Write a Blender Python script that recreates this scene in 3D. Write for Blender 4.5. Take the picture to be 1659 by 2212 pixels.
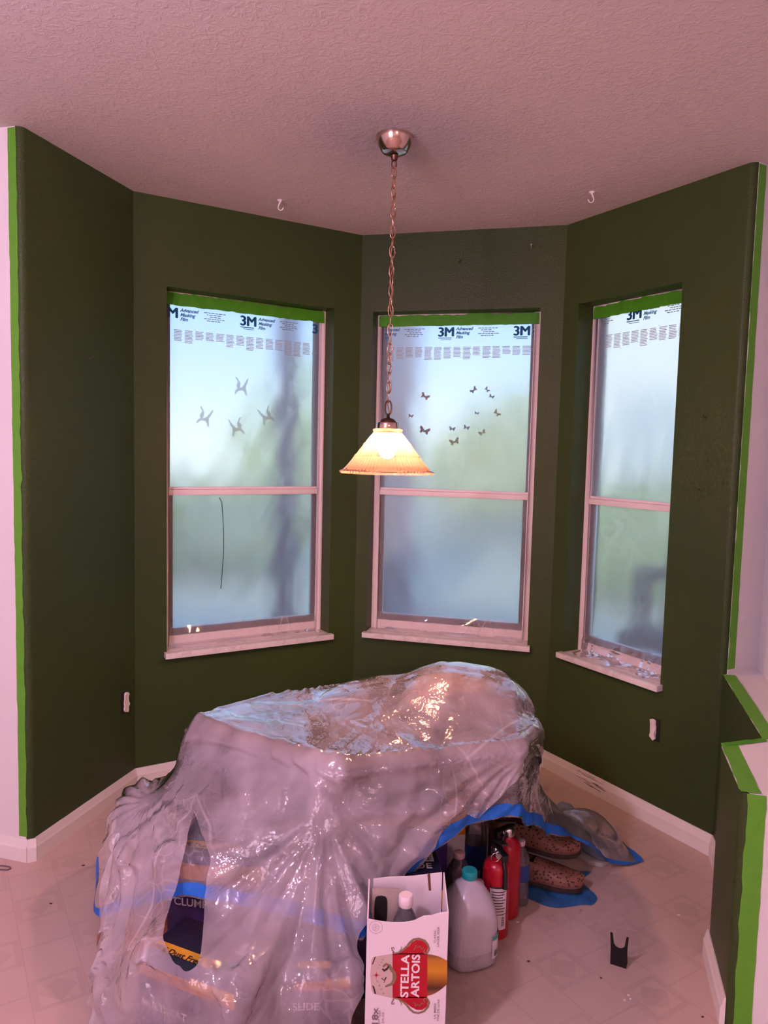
import bpy, bmesh, math, random
import numpy as np
from mathutils import Vector, Matrix, Euler

for _o in list(bpy.data.objects):
    bpy.data.objects.remove(_o, do_unlink=True)
SC = bpy.context.scene
COL = SC.collection
random.seed(7)
PI = math.pi

# ------------------------------------------------------------------ camera
FPX, PITCH, ROLL, CAMH = 1598.1, 0.0817, 0.0240, 1.436
cam_data = bpy.data.cameras.new('camera')
cam_data.sensor_fit = 'VERTICAL'
cam_data.sensor_height = 24.0
cam_data.lens = FPX / 2212.0 * 24.0
cam_data.clip_start = 0.02
cam_data.clip_end = 200
cam = bpy.data.objects.new('camera', cam_data)
COL.objects.link(cam)
cam.matrix_world = (Matrix.Translation((0, 0, CAMH)) @ Matrix.Rotation(PI / 2 - PITCH, 4, 'X')
                    @ Matrix.Rotation(ROLL, 4, 'Z'))
SC.camera = cam

# ------------------------------------------------------------------ view, world
SC.view_settings.view_transform = 'Standard'
SC.view_settings.look = 'None'
SC.view_settings.gamma = 1.0
SC.view_settings.use_curve_mapping = False
SC.view_settings.exposure = 0.0
SC.cycles.max_bounces = 6
SC.cycles.diffuse_bounces = 3
SC.cycles.glossy_bounces = 2
SC.cycles.transmission_bounces = 4
SC.cycles.transparent_max_bounces = 11
SC.cycles.sample_clamp_indirect = 6.0
SC.cycles.use_denoising = True
SC.cycles.use_adaptive_sampling = True
SC.cycles.adaptive_threshold = 0.09
SC.cycles.adaptive_min_samples = 12
SC.cycles.caustics_reflective = False
SC.cycles.caustics_refractive = False

world = bpy.data.worlds.new('overcast_sky')
SC.world = world
world.use_nodes = True
_wn = world.node_tree
_bg = _wn.nodes['Background']
_tc = _wn.nodes.new('ShaderNodeTexCoord')
_sx = _wn.nodes.new('ShaderNodeSeparateXYZ')
_rm = _wn.nodes.new('ShaderNodeValToRGB')
_wn.links.new(_tc.outputs['Generated'], _sx.inputs[0])
_wn.links.new(_sx.outputs['Z'], _rm.inputs[0])
_rm.color_ramp.elements[0].position = 0.0
_rm.color_ramp.elements[0].color = (0.70, 0.80, 0.84, 1)
_rm.color_ramp.elements[1].position = 0.17
_rm.color_ramp.elements[1].color = (0.36, 0.58, 1.08, 1)
_wn.links.new(_rm.outputs[0], _bg.inputs[0])
_bg.inputs[1].default_value = 2.05


def area_light(name, loc, target, sx, sy, energy, color):
    l = bpy.data.lights.new(name, 'AREA')
    l.shape = 'RECTANGLE'
    l.size, l.size_y = sx, sy
    l.energy = energy
    l.color = color
    o = bpy.data.objects.new(name, l)
    COL.objects.link(o)
    o.location = loc
    d = Vector(target) - Vector(loc)
    o.rotation_euler = d.to_track_quat('-Z', 'Y').to_euler()
    return o


def point_light(name, loc, radius, energy, color):
    l = bpy.data.lights.new(name, 'POINT')
    l.shadow_soft_size = radius
    l.energy = energy
    l.color = color
    o = bpy.data.objects.new(name, l)
    COL.objects.link(o)
    o.location = loc
    return o


# the room behind the camera: a globe fixture just overhead, then two added fills for unseen light further back
point_light('globe_fixture_light', (-0.93, 0.42, 2.16), 0.08, 82, (0.93, 0.62, 0.94))
point_light('rear_fill_light', (0.9, -1.9, 2.1), 0.12, 54, (1.0, 0.55, 0.56))  # added pink fill, its source is unseen
area_light('left_rear_fill_light', (-2.3, -2.35, 1.25), (0.6, 2.2, 0.9), 1.8, 1.9, 52, (0.95, 0.62, 0.80))  # added broad pink fill from behind left, no door is built
# low sun added to brighten the trees: it reaches only the garden beyond the patio
sun = bpy.data.lights.new('added_garden_sun', 'SUN')
sun.energy = 3.2
sun.angle = 0.01
sun.color = (1.0, 0.95, 0.82)
sun_o = bpy.data.objects.new('added_garden_sun', sun)
COL.objects.link(sun_o)
sun_o.rotation_euler = Vector((0.25, 1.0, -0.62)).to_track_quat('-Z', 'Y').to_euler()

# ------------------------------------------------------------------ photo pixel -> direction / point
def ray(px, py):
    dx, dy = px - 829.5, py - 1106.0
    c, s = math.cos(ROLL), math.sin(ROLL)
    u, v = (c * dx + s * dy) / FPX, -(-s * dx + c * dy) / FPX
    c, s = math.cos(PITCH), math.sin(PITCH)
    return Vector((u, c + v * s, -s + v * c))


def at_z(px, py, z):
    d = ray(px, py)
    return Vector((0, 0, CAMH)) + d * ((z - CAMH) / d.z)


def at_y(px, py, y):
    d = ray(px, py)
    return Vector((0, 0, CAMH)) + d * (y / d.y)


def on_wall(px, py, P, dr, off=0.0):
    """point where a photo direction meets the vertical plane through P along dr (shifted off along the outward normal)"""
    n = Vector((-dr[1], dr[0], 0))
    d = ray(px, py)
    o = Vector((0, 0, CAMH))
    t = ((Vector((P[0], P[1], 0)) + n * off) - o).dot(n) / d.dot(n)
    p = o + d * t
    s = (p.x - P[0]) * dr[0] + (p.y - P[1]) * dr[1]
    return s, p.z


# ------------------------------------------------------------------ object helpers
def tag(o, label=None, cat=None, group=None, kind=None):
    if label: o['label'] = label
    if cat: o['category'] = cat
    if group: o['group'] = group
    if kind: o['kind'] = kind
    return o


def empty(name, loc=(0, 0, 0), rz=0.0, label=None, cat=None, group=None, kind=None):
    o = bpy.data.objects.new(name, None)
    COL.objects.link(o)
    o.location = loc
    o.rotation_euler = (0, 0, rz)
    return tag(o, label, cat, group, kind)


def link_mesh(name, me, m, parent=None, smooth=False):
    o = bpy.data.objects.new(name, me)
    COL.objects.link(o)
    if m is not None and len(me.materials) == 0:
        me.materials.append(m)
    if parent is not None:
        o.parent = parent
    if smooth:
        me.polygons.foreach_set('use_smooth', [True] * len(me.polygons))
    return o


class MB:
    """collects shapes into one mesh"""
    def __init__(self):
        self.v, self.f, self.mi = [], [], []
        self.M = Matrix.Identity(4)

    def add(self, vs, fs, mi=0):
        b = len(self.v)
        self.v += [tuple(self.M @ Vector(p)) for p in vs]
        self.f += [tuple(i + b for i in q) for q in fs]
        self.mi += [mi] * len(fs)
        return self

    def box(self, x0, x1, y0, y1, z0, z1, mi=0):
        vs = [(x0, y0, z0), (x1, y0, z0), (x1, y1, z0), (x0, y1, z0),
              (x0, y0, z1), (x1, y0, z1), (x1, y1, z1), (x0, y1, z1)]
        return self.add(vs, [(3, 2, 1, 0), (4, 5, 6, 7), (0, 1, 5, 4), (1, 2, 6, 5), (2, 3, 7, 6), (3, 0, 4, 7)], mi)

    def prism(self, pts, z0, z1, mi=0):
        """pts: counter-clockwise xy outline; z0/z1 numbers or lists"""
        n = len(pts)
        za = z0 if isinstance(z0, (list, tuple)) else [z0] * n
        zb = z1 if isinstance(z1, (list, tuple)) else [z1] * n
        vs = [(p[0], p[1], za[i]) for i, p in enumerate(pts)] + [(p[0], p[1], zb[i]) for i, p in enumerate(pts)]
        fs = [tuple(range(n - 1, -1, -1)), tuple(range(n, 2 * n))]
        fs += [(i, (i + 1) % n, n + (i + 1) % n, n + i) for i in range(n)]
        return self.add(vs, fs, mi)

    def lathe(self, prof, n=32, cap=True, mi=0, ripple=None):
        """prof: list of (r, z) bottom->top (outside, so faces look outwards)"""
        vs, fs = [], []
        for k, (r, z) in enumerate(prof):
            for i in range(n):
                a = 2 * PI * i / n
                rr = r if ripple is None else ripple(r, z, i, k)
                vs.append((rr * math.cos(a), rr * math.sin(a), z))
        for k in range(len(prof) - 1):
            for i in range(n):
                j = (i + 1) % n
                fs.append((k * n + i, k * n + j, (k + 1) * n + j, (k + 1) * n + i))
        if cap:
            if prof[0][0] > 1e-6: fs.append(tuple(range(n - 1, -1, -1)))
            if prof[-1][0] > 1e-6: fs.append(tuple(range((len(prof) - 1) * n, len(prof) * n)))
        return self.add(vs, fs, mi)

    def tube(self, pts, r, n=8, closed=False, mi=0):
        pts = [Vector(p) for p in pts]
        m = len(pts)
        rs = r if isinstance(r, (list, tuple)) else [r] * m
        up = Vector((0, 0, 1))
        vs, fs = [], []
        prev = None
        for i, p in enumerate(pts):
            if closed:
                t = pts[(i + 1) % m] - pts[i - 1]
            else:
                t = pts[min(i + 1, m - 1)] - pts[max(i - 1, 0)]
            t.normalize()
            if prev is None:
                a = up if abs(t.z) < 0.9 else Vector((1, 0, 0))
                prev = t.cross(a).normalized()
            prev = (prev - t * prev.dot(t)).normalized()
            q = t.cross(prev)
            for k in range(n):
                an = 2 * PI * k / n
                vs.append(tuple(p + (prev * math.cos(an) + q * math.sin(an)) * rs[i]))
        for i in range(m if closed else m - 1):
            j = (i + 1) % m
            for k in range(n):
                l = (k + 1) % n
                fs.append((i * n + k, i * n + l, j * n + l, j * n + k))
        if not closed:
            fs.append(tuple(range(n - 1, -1, -1)))
            fs.append(tuple(range((m - 1) * n, m * n)))
        return self.add(vs, fs, mi)

    def grid(self, fn, nu, nv, mi=0):
        vs = [fn(i / nu, j / nv) for j in range(nv + 1) for i in range(nu + 1)]
        w = nu + 1
        fs = [(j * w + i, j * w + i + 1, (j + 1) * w + i + 1, (j + 1) * w + i) for j in range(nv) for i in range(nu)]
        return self.add(vs, fs, mi)

    def mesh(self, name):
        me = bpy.data.meshes.new(name)
        me.from_pydata(self.v, [], self.f)
        me.polygons.foreach_set('material_index', self.mi)
        me.update()
        return me

    def build(self, name, m, parent=None, smooth=False, bevel=0.0, seg=2, angle=35):
        me = self.mesh(name)
        ms = m if isinstance(m, (list, tuple)) else [m]
        for q in ms: me.materials.append(q)
        if bevel > 0:
            bm = bmesh.new(); bm.from_mesh(me)
            bmesh.ops.remove_doubles(bm, verts=bm.verts, dist=1e-5)
            es = [e for e in bm.edges if len(e.link_faces) == 2 and e.calc_face_angle(0) > math.radians(angle)]
            bmesh.ops.bevel(bm, geom=es, offset=bevel, segments=seg, profile=0.6, affect='EDGES', clamp_overlap=True)
            bm.to_mesh(me); bm.free()
        o = link_mesh(name, me, None, parent, False)
        if smooth or bevel > 0:
            me.polygons.foreach_set('use_smooth', [True] * len(me.polygons))
            try: me.set_sharp_from_angle(angle=math.radians(42))
            except Exception: pass
        return o


def text_mesh(s, size, depth=0.0, bold=0.0, shear=0.0, align='LEFT', sx=1.0, space=1.0):
    """lettering as a flat mesh (in the xy plane)"""
    cu = bpy.data.curves.new('lettering', 'FONT')
    cu.body = s
    cu.size = size
    cu.offset = bold
    cu.shear = shear
    cu.align_x = align
    cu.space_character = space
    cu.extrude = depth
    cu.resolution_u = 3
    o = bpy.data.objects.new('lettering', cu)
    COL.objects.link(o)
    dg = bpy.context.evaluated_depsgraph_get()
    dg.update()
    me = bpy.data.meshes.new_from_object(o.evaluated_get(dg))
    bpy.data.objects.remove(o, do_unlink=True)
    bpy.data.curves.remove(cu)
    vs = [(v.co.x * sx, v.co.y, v.co.z) for v in me.vertices]
    fs = [tuple(p.vertices) for p in me.polygons]
    bpy.data.meshes.remove(me)
    return vs, fs


# ------------------------------------------------------------------ materials
class NT:
    def __init__(self, name):
        self.m = bpy.data.materials.new(name)
        self.m.use_nodes = True
        self.t = self.m.node_tree
        self.t.nodes.clear()
        self.out = self.n('ShaderNodeOutputMaterial')

    def n(self, kind, **kw):
        nd = self.t.nodes.new(kind)
        for k, v in kw.items(): setattr(nd, k, v)
        return nd

    def set(self, sock, v):
        if isinstance(v, bpy.types.NodeSocket): self.t.links.new(v, sock)
        elif isinstance(v, (tuple, list)) and len(v) == 3 and sock.type == 'RGBA': sock.default_value = (*v, 1)
        else: sock.default_value = v

    def math(self, op, a, b=None, c=None):
        nd = self.n('ShaderNodeMath', operation=op)
        self.set(nd.inputs[0], a)
        if b is not None: self.set(nd.inputs[1], b)
        if c is not None: self.set(nd.inputs[2], c)
        return nd.outputs[0]

    def mix(self, f, a, b, mode='MIX'):
        nd = self.n('ShaderNodeMix', data_type='RGBA', blend_type=mode)
        self.set(nd.inputs[0], f); self.set(nd.inputs[6], a); self.set(nd.inputs[7], b)
        return nd.outputs[2]

    def coord(self, kind='Object', scale=None, rot=None, loc=None):
        tc = self.n('ShaderNodeTexCoord').outputs[kind]
        if scale is None and rot is None and loc is None: return tc
        mp = self.n('ShaderNodeMapping')
        self.t.links.new(tc, mp.inputs[0])
        if loc: mp.inputs[1].default_value = loc
        if rot: mp.inputs[2].default_value = rot
        if scale: mp.inputs[3].default_value = scale if isinstance(scale, (tuple, list)) else (scale,) * 3
        return mp.outputs[0]

    def noise(self, scale, detail=3.0, rough=0.5, vec=None, out=0, dist=0.0):
        nd = self.n('ShaderNodeTexNoise')
        nd.inputs['Scale'].default_value = scale
        nd.inputs['Detail'].default_value = detail
        nd.inputs['Roughness'].default_value = rough
        nd.inputs['Distortion'].default_value = dist
        self.set(nd.inputs['Vector'], vec if vec is not None else self.coord())
        return nd.outputs[out]

    def ramp(self, f, stops):
        nd = self.n('ShaderNodeValToRGB')
        self.set(nd.inputs[0], f)
        els = nd.color_ramp.elements
        while len(els) < len(stops): els.new(0.5)
        for e, (p, c) in zip(els, stops):
            e.position = p
            e.color = (*c, 1) if not isinstance(c, (int, float)) else (c, c, c, 1)
        return nd.outputs[0]

    def bump(self, h, strength=0.2, dist=0.01, normal=None):
        nd = self.n('ShaderNodeBump')
        nd.inputs['Strength'].default_value = strength
        nd.inputs['Distance'].default_value = dist
        self.set(nd.inputs['Height'], h)
        if normal is not None: self.set(nd.inputs['Normal'], normal)
        return nd.outputs[0]

    def principled(self, color, rough=0.5, metallic=0.0, spec=0.5, normal=None, **kw):
        b = self.n('ShaderNodeBsdfPrincipled')
        self.set(b.inputs['Base Color'], color)
        self.set(b.inputs['Roughness'], rough)
        b.inputs['Metallic'].default_value = metallic
        b.inputs['Specular IOR Level'].default_value = spec
        if normal is not None: self.set(b.inputs['Normal'], normal)
        for k, v in kw.items(): self.set(b.inputs[k], v)
        return b.outputs[0]

    def done(self, sh):
        self.t.links.new(sh, self.out.inputs[0])
        return self.m


def plain(name, color, rough=0.5, metallic=0.0, spec=0.5, var=0.08, scale=30.0, bump=0.0, bscale=150.0, **kw):
    """one colour with slight mottling and fine relief"""
    t = NT(name)
    f = t.noise(scale, 3)
    dk = tuple(c * (1 - var) for c in color)
    lt = tuple(min(1, c * (1 + var)) for c in color)
    col = t.mix(f, dk, lt)
    nm = t.bump(t.noise(bscale, 2), bump, 0.003) if bump > 0 else None
    return t.done(t.principled(col, rough, metallic, spec, nm, **kw))

# ---- setting materials
def make_setting_materials():
    M = {}
    # dark green satin wall paint over orange-peel texture
    t = NT('green_wall_paint')
    roll = t.noise(2.2, 3, 0.55)
    patch = t.noise(0.9, 2, 0.5, vec=t.coord(scale=(1, 1, 0.6)))
    col = t.mix(roll, (0.040, 0.072, 0.017), (0.054, 0.078, 0.022))
    col = t.mix(t.ramp(patch, [(0.42, 0.0), (0.62, 1.0)]), col, (0.038, 0.064, 0.019))
    peel = t.noise(170, 2, 0.55)
    nm = t.bump(t.ramp(peel, [(0.35, 0.0), (0.75, 1.0)]), 0.45, 0.0016)
    M['green'] = t.done(t.principled(col, t.ramp(roll, [(0.3, 0.34), (0.7, 0.46)]), 0, 0.22, nm))
    # white walls with faint roller texture
    t = NT('white_wall_paint')
    f = t.noise(3.0, 3)
    col = t.mix(f, (0.74, 0.72, 0.71), (0.80, 0.78, 0.77))
    nm = t.bump(t.noise(120, 3, 0.6), 0.25, 0.002)
    M['white'] = t.done(t.principled(col, 0.6, 0, 0.35, nm))
    # knock-down ceiling
    t = NT('knockdown_ceiling')
    a = t.noise(40, 4, 0.62, dist=0.9)
    b = t.noise(95, 3, 0.6)
    h = t.math('ADD', t.ramp(a, [(0.46, 0.0), (0.60, 1.0)]), t.math('MULTIPLY', b, 0.35))
    nm = t.bump(h, 0.22, 0.005)
    M['ceiling'] = t.done(t.principled(t.mix(t.noise(1.5, 2), (0.66, 0.60, 0.58), (0.72, 0.66, 0.64)), 0.85, 0, 0.2, nm))
    # printed sheet vinyl: joint lines with square and diamond motifs
    t = NT('printed_vinyl_floor')
    vec = t.coord(rot=(0, 0, math.radians(58.3)))
    sp = t.n('ShaderNodeSeparateXYZ'); t.t.links.new(vec, sp.inputs[0])
    U = t.math('ADD', t.math('DIVIDE', sp.outputs[1], 0.136), 100.56)
    V = t.math('DIVIDE', sp.outputs[0], 0.408)
    ci = t.math('FLOOR', U)
    fu = t.math('SUBTRACT', U, ci)
    v2 = t.math('ADD', t.math('ADD', V, t.math('MULTIPLY', ci, 0.5)), 100.22)
    fv = t.math('FRACT', v2)
    cu = t.math('ABSOLUTE', t.math('SUBTRACT', fu, 0.5))
    cv = t.math('ABSOLUTE', t.math('MULTIPLY', t.math('SUBTRACT', fv, 0.30), 3.0))
    sq = t.math('LESS_THAN', t.math('MAXIMUM', cu, cv), 0.47)
    inner = t.math('LESS_THAN', t.math('MAXIMUM', cu, cv), 0.36)
    dia = t.math('LESS_THAN', t.math('ADD', cu, cv), 0.36)
    motif = t.math('MAXIMUM', t.math('SUBTRACT', sq, inner), dia)
    line = t.math('GREATER_THAN', cu, 0.485)
    line2 = t.math('LESS_THAN', t.math('ABSOLUTE', t.math('SUBTRACT', fv, 0.78)), 0.006)
    wear = t.ramp(t.noise(2.1, 3), [(0.35, 0.25), (0.7, 1.0)])
    speck = t.noise(330, 2, 0.7)
    big = t.noise(3.2, 4, 0.6)
    col = t.mix(big, (0.58, 0.42, 0.36), (0.68, 0.52, 0.45))
    col = t.mix(t.math('MULTIPLY', speck, 0.5), col, (0.44, 0.32, 0.27))
    col = t.mix(t.math('MULTIPLY', t.math('MULTIPLY', motif, wear), 0.34), col, (0.36, 0.26, 0.22))
    col = t.mix(t.math('MULTIPLY', t.math('MAXIMUM', line, line2), 0.26), col, (0.34, 0.24, 0.21))
    scuff = t.ramp(t.noise(7, 5, 0.65), [(0.62, 0.0), (0.78, 1.0)])
    col = t.mix(t.math('MULTIPLY', scuff, 0.22), col, (0.34, 0.27, 0.25))
    nm = t.bump(speck, 0.12, 0.001)
    M['floor'] = t.done(t.principled(col, 0.48, 0, 0.4, nm))
    # off-white semi-gloss trim with yellowed smudges
    t = NT('painted_trim')
    f = t.noise(9, 4, 0.6)
    col = t.mix(f, (0.78, 0.73, 0.68), (0.84, 0.80, 0.77))
    M['trim'] = t.done(t.principled(col, 0.4, 0, 0.4, t.bump(t.noise(60, 3), 0.12, 0.002)))
    M['frame'] = plain('white_aluminium_frame', (0.86, 0.78, 0.76), 0.4, 0, 0.4, 0.05, 14)
    # cultured marble window sills
    t = NT('marble_sill')
    f = t.noise(14, 6, 0.65, dist=1.6)
    col = t.ramp(f, [(0.30, (0.62, 0.55, 0.55)), (0.5, (0.80, 0.75, 0.74)), (0.75, (0.86, 0.82, 0.81))])
    M['marble'] = t.done(t.principled(col, 0.25, 0, 0.5))
    # painter's tape
    t = NT('green_painters_tape')
    f = t.noise(40, 4, 0.6)
    col = t.mix(f, (0.095, 0.335, 0.020), (0.14, 0.42, 0.042))
    M['tape'] = t.done(t.principled(col, 0.55, 0, 0.3, t.bump(t.noise(160, 2), 0.25, 0.001)))
    t = NT('dark_backlit_tape')
    f = t.noise(30, 4, 0.6)
    col = t.mix(f, (0.045, 0.24, 0.008), (0.085, 0.36, 0.015))  # darker tape: backlit look of the window strips put into the colour
    M['tape_dark'] = t.done(t.principled(col, 0.55, 0, 0.3))
    M['wet_paint'] = plain('thick_green_paint_edge', (0.045, 0.055, 0.024), 0.25, 0, 0.5, 0.2, 60, 0.3, 90)
    # window glass
    t = NT('window_glass')
    fr = t.n('ShaderNodeFresnel'); fr.inputs[0].default_value = 1.2
    tr = t.n('ShaderNodeBsdfTransparent'); tr.inputs[0].default_value = (0.93, 0.97, 0.95, 1)
    gl = t.n('ShaderNodeBsdfGlossy'); gl.inputs['Roughness'].default_value = 0.03
    mx = t.n('ShaderNodeMixShader')
    t.t.links.new(fr.outputs[0], mx.inputs[0]); t.t.links.new(tr.outputs[0], mx.inputs[1]); t.t.links.new(gl.outputs[0], mx.inputs[2])
    M['glass'] = t.done(mx.outputs[0])
    # milky masking film that blurs what lies beyond it
    t = NT('milky_masking_film')
    vec = t.coord()
    crk = t.noise(7, 5, 0.6, vec=t.coord(scale=(1.0, 1.0, 0.35)), dist=0.8)
    nm = t.bump(crk, 0.32, 0.012)
    rf = t.n('ShaderNodeBsdfRefraction'); rf.inputs['Color'].default_value = (0.98, 0.98, 0.98, 1)
    rf.inputs['Roughness'].default_value = 0.5; rf.inputs['IOR'].default_value = 1.14
    tl = t.n('ShaderNodeBsdfTranslucent'); tl.inputs[0].default_value = (0.88, 0.89, 0.90, 1)
    df = t.n('ShaderNodeBsdfDiffuse'); df.inputs[0].default_value = (0.55, 0.57, 0.58, 1)
    gl = t.n('ShaderNodeBsdfGlossy'); gl.inputs['Roughness'].default_value = 0.34
    for s in (tl.inputs['Normal'], gl.inputs['Normal']): t.t.links.new(nm, s)
    tp = t.n('ShaderNodeBsdfTransparent'); tp.inputs[0].default_value = (0.97, 0.97, 0.97, 1)
    def mxs(f, a, b):
        m = t.n('ShaderNodeMixShader'); t.set(m.inputs[0], f)
        t.t.links.new(a, m.inputs[1]); t.t.links.new(b, m.inputs[2]); return m.outputs[0]
    body = mxs(0.5, tl.outputs[0], df.outputs[0])
    thru = mxs(0.08, rf.outputs[0], tp.outputs[0])
    s = mxs(0.34, thru, body)
    fr = t.n('ShaderNodeFresnel'); fr.inputs[0].default_value = 1.22
    M['film'] = t.done(mxs(fr.outputs[0], s, gl.outputs[0]))
    return M


def thin_plastic(name, opacity, tint, gloss=1.0, crease=1.0, sheen=2.4):
    t = NT(name)
    vec = t.coord()
    # crumple: two octaves of faceted creases
    def crumple(sc, seed):
        vr = t.n('ShaderNodeTexVoronoi', feature='DISTANCE_TO_EDGE')
        wv = t.n('ShaderNodeVectorMath', operation='ADD')
        ns = t.n('ShaderNodeTexNoise'); ns.inputs['Scale'].default_value = sc * .6; ns.inputs['Detail'].default_value = 1
        t.t.links.new(vec, ns.inputs['Vector'])
        sc2 = t.n('ShaderNodeVectorMath', operation='SCALE'); sc2.inputs['Scale'].default_value = 0.5 / sc * 1.6
        t.t.links.new(ns.outputs['Color'], sc2.inputs[0])
        t.t.links.new(vec, wv.inputs[0]); t.t.links.new(sc2.outputs[0], wv.inputs[1])
        t.t.links.new(wv.outputs[0], vr.inputs['Vector'])
        vr.inputs['Scale'].default_value = sc
        return t.math('MINIMUM', vr.outputs['Distance'], 0.25)
    c1, c2 = crumple(4.2, 1), crumple(15, 2)
    h = t.math('ADD', c1, t.math('MULTIPLY', c2, 0.35))
    h = t.math('ADD', h, t.math('MULTIPLY', t.noise(16, 4, 0.68), 0.5))
    nm = t.bump(h, 0.42 * crease, 0.03)
    nm2 = t.bump(h, 0.05 * crease, 0.03)
    cloud = t.noise(5, 2, 0.6)
    df = t.n('ShaderNodeBsdfDiffuse'); df.inputs[0].default_value = (*tint, 1)
    tl = t.n('ShaderNodeBsdfTranslucent'); tl.inputs[0].default_value = (*tint, 1)
    tp = t.n('ShaderNodeBsdfTransparent'); tp.inputs[0].default_value = (0.96, 0.95, 0.97, 1)
    gl = t.n('ShaderNodeBsdfGlossy'); gl.inputs['Roughness'].default_value = 0.055
    gl.inputs['Color'].default_value = (gloss, gloss, gloss, 1)
    t.t.links.new(nm, gl.inputs['Normal'])
    t.t.links.new(nm2, df.inputs['Normal']); t.t.links.new(nm2, tl.inputs['Normal'])
    def mxs(f, a, b):
        m = t.n('ShaderNodeMixShader'); t.set(m.inputs[0], f)
        t.t.links.new(a, m.inputs[1]); t.t.links.new(b, m.inputs[2]); return m.outputs[0]
    body = mxs(0.34, df.outputs[0], tl.outputs[0])
    lines = t.math('ADD', t.ramp(c1, [(0.0, 1.0), (0.022, 0.0)]), t.math('MULTIPLY', t.ramp(c2, [(0.0, 1.0), (0.04, 0.0)]), 0.4))
    fine = t.ramp(t.noise(3.1, 1, 0.6), [(0.48, 0.0), (0.66, 1.0)])
    op = t.math('ADD', opacity * 0.45, t.math('MULTIPLY', t.ramp(cloud, [(0.32, 0.0), (0.68, 1.0)]), opacity * 0.9))
    op = t.math('MINIMUM', t.math('ADD', op, t.math('MULTIPLY', t.math('MULTIPLY', lines, fine), 0.30)), 0.92)
    s = mxs(op, tp.outputs[0], body)
    fr = t.n('ShaderNodeFresnel'); fr.inputs[0].default_value = 1.42
    return t.done(mxs(t.math('MULTIPLY', fr.outputs[0], sheen), s, gl.outputs[0]))


MT = make_setting_materials()

# ------------------------------------------------------------------ room plan (metres, camera above the origin)
CEIL = 2.44
A = Vector((-1.1831, 2.4385)); B = Vector((-1.0237, 3.0229)); C = Vector((-0.1313, 3.5507))
D = Vector((0.7702, 3.3212)); E = Vector((1.2209, 2.5804))
TW = 0.15


def wall_frame(P, Q):
    dr = (Q - P); L = dr.length; dr = dr / L
    n = Vector((-dr.y, dr.x))
    M = Matrix(((dr.x, n.x, 0, P.x), (dr.y, n.y, 0, P.y), (0, 0, 1, 0), (0, 0, 0, 1)))
    return dr, n, L, M


def arc(cx, cy, r, a0, a1, k=6):
    return [(cx + r * math.cos(a0 + (a1 - a0) * i / k), cy + r * math.sin(a0 + (a1 - a0) * i / k)) for i in range(k + 1)]


dAB, nAB, LAB, MAB = wall_frame(A, B)
dBC, nBC, LBC, MBC = wall_frame(B, C)
dCD, nCD, LCD, MCD = wall_frame(C, D)
dDE, nDE, LDE, MDE = wall_frame(D, E)
ZS, ZH = 0.5616, 2.0875
MIT = TW * math.tan(math.radians(22.5))
RB = 0.022


def window_wall(name, M, L, s0, s1, T, m0, m1, end_round=False):
    mb = MB(); mb.M = M
    def out(s): return s
    # left and right jamb pieces, full height
    mb.prism([(0, 0), (s0, 0), (s0, T), (-m0, T)], 0, CEIL)
    if end_round:
        mb.prism([(s1, 0)] + arc(L - RB, RB, RB, -PI / 2, 0) + [(L, T), (s1, T)], 0, CEIL)
    else:
        mb.prism([(s1, 0), (L, 0), (L + m1, T), (s1, T)], 0, CEIL)
    mb.box(s0, s1, 0, T, 0, ZS)
    mb.box(s0, s1, 0, T, ZH, CEIL)
    o = mb.build(name, MT['green'])
    return tag(o, kind='structure')


window_wall('wall_back_left', MBC, LBC, 0.1313, 0.1313 + 0.7659, TW, MIT, MIT)
window_wall('wall_back', MCD, LCD, 0.0598, 0.0598 + 0.7718, TW, MIT, MIT)
TE = 0.205
window_wall('wall_back_right', MDE, LDE, 0.0888, 0.0888 + 0.5174, TE, MIT, 0, True)

mb = MB(); mb.M = MAB
mb.prism([(RB, 0), (LAB, 0), (LAB + MIT, TW), (0.12, TW), (0.12, RB), (0, RB)] + arc(RB, RB, RB, PI, 1.5 * PI)[1:-1], 0, CEIL)
tag(mb.build('wall_left', MT['green'], smooth=True), kind='structure')
mb = MB(); mb.M = MAB
mb.box(0, 0.12, RB, 2.3, 0, CEIL)
tag(mb.build('wall_front_left', MT['white']), kind='structure')
# white end of the right-hand wall (facing the room) and the recess beyond it
mb = MB(); mb.M = MDE
mb.box(LDE, LDE + 0.004, RB, TE, 0.60, CEIL)
E2 = E + nDE * TE
tag(mb.build('trim_1', MT['white']), kind='structure')

# low wall on the right: ledge with a jog, end facing the camera
F = at_z(1648, 1597, 0.64).xy; G = at_z(1556, 1608, 0.63).xy; H = at_z(1600, 1712, 0.622).xy
dG = (H - G).normalized()
dH = Vector((-dG.y, dG.x))
if dH.x < 0: dH = -dH
K = E2 + (F - E).normalized() * 0.2
# where the recess wall meets the line of the low wall's end face
def line_x(p, d, q, e):
    den = d.x * e.y - d.y * e.x
    t = ((q.x - p.x) * e.y - (q.y - p.y) * e.x) / den
    return p + d * t
K1 = line_x(E2, (F - E).normalized(), H, dH)
ent = E + (D - E).normalized() * 0.05 + nDE * 0.05
low = [(E.x, E.y), (F.x, F.y), (G.x, G.y), (H.x, H.y), (K1.x, K1.y), (E2.x, E2.y)]
zl = [0.672, 0.64, 0.63, 0.622, 0.632, 0.672]


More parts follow.
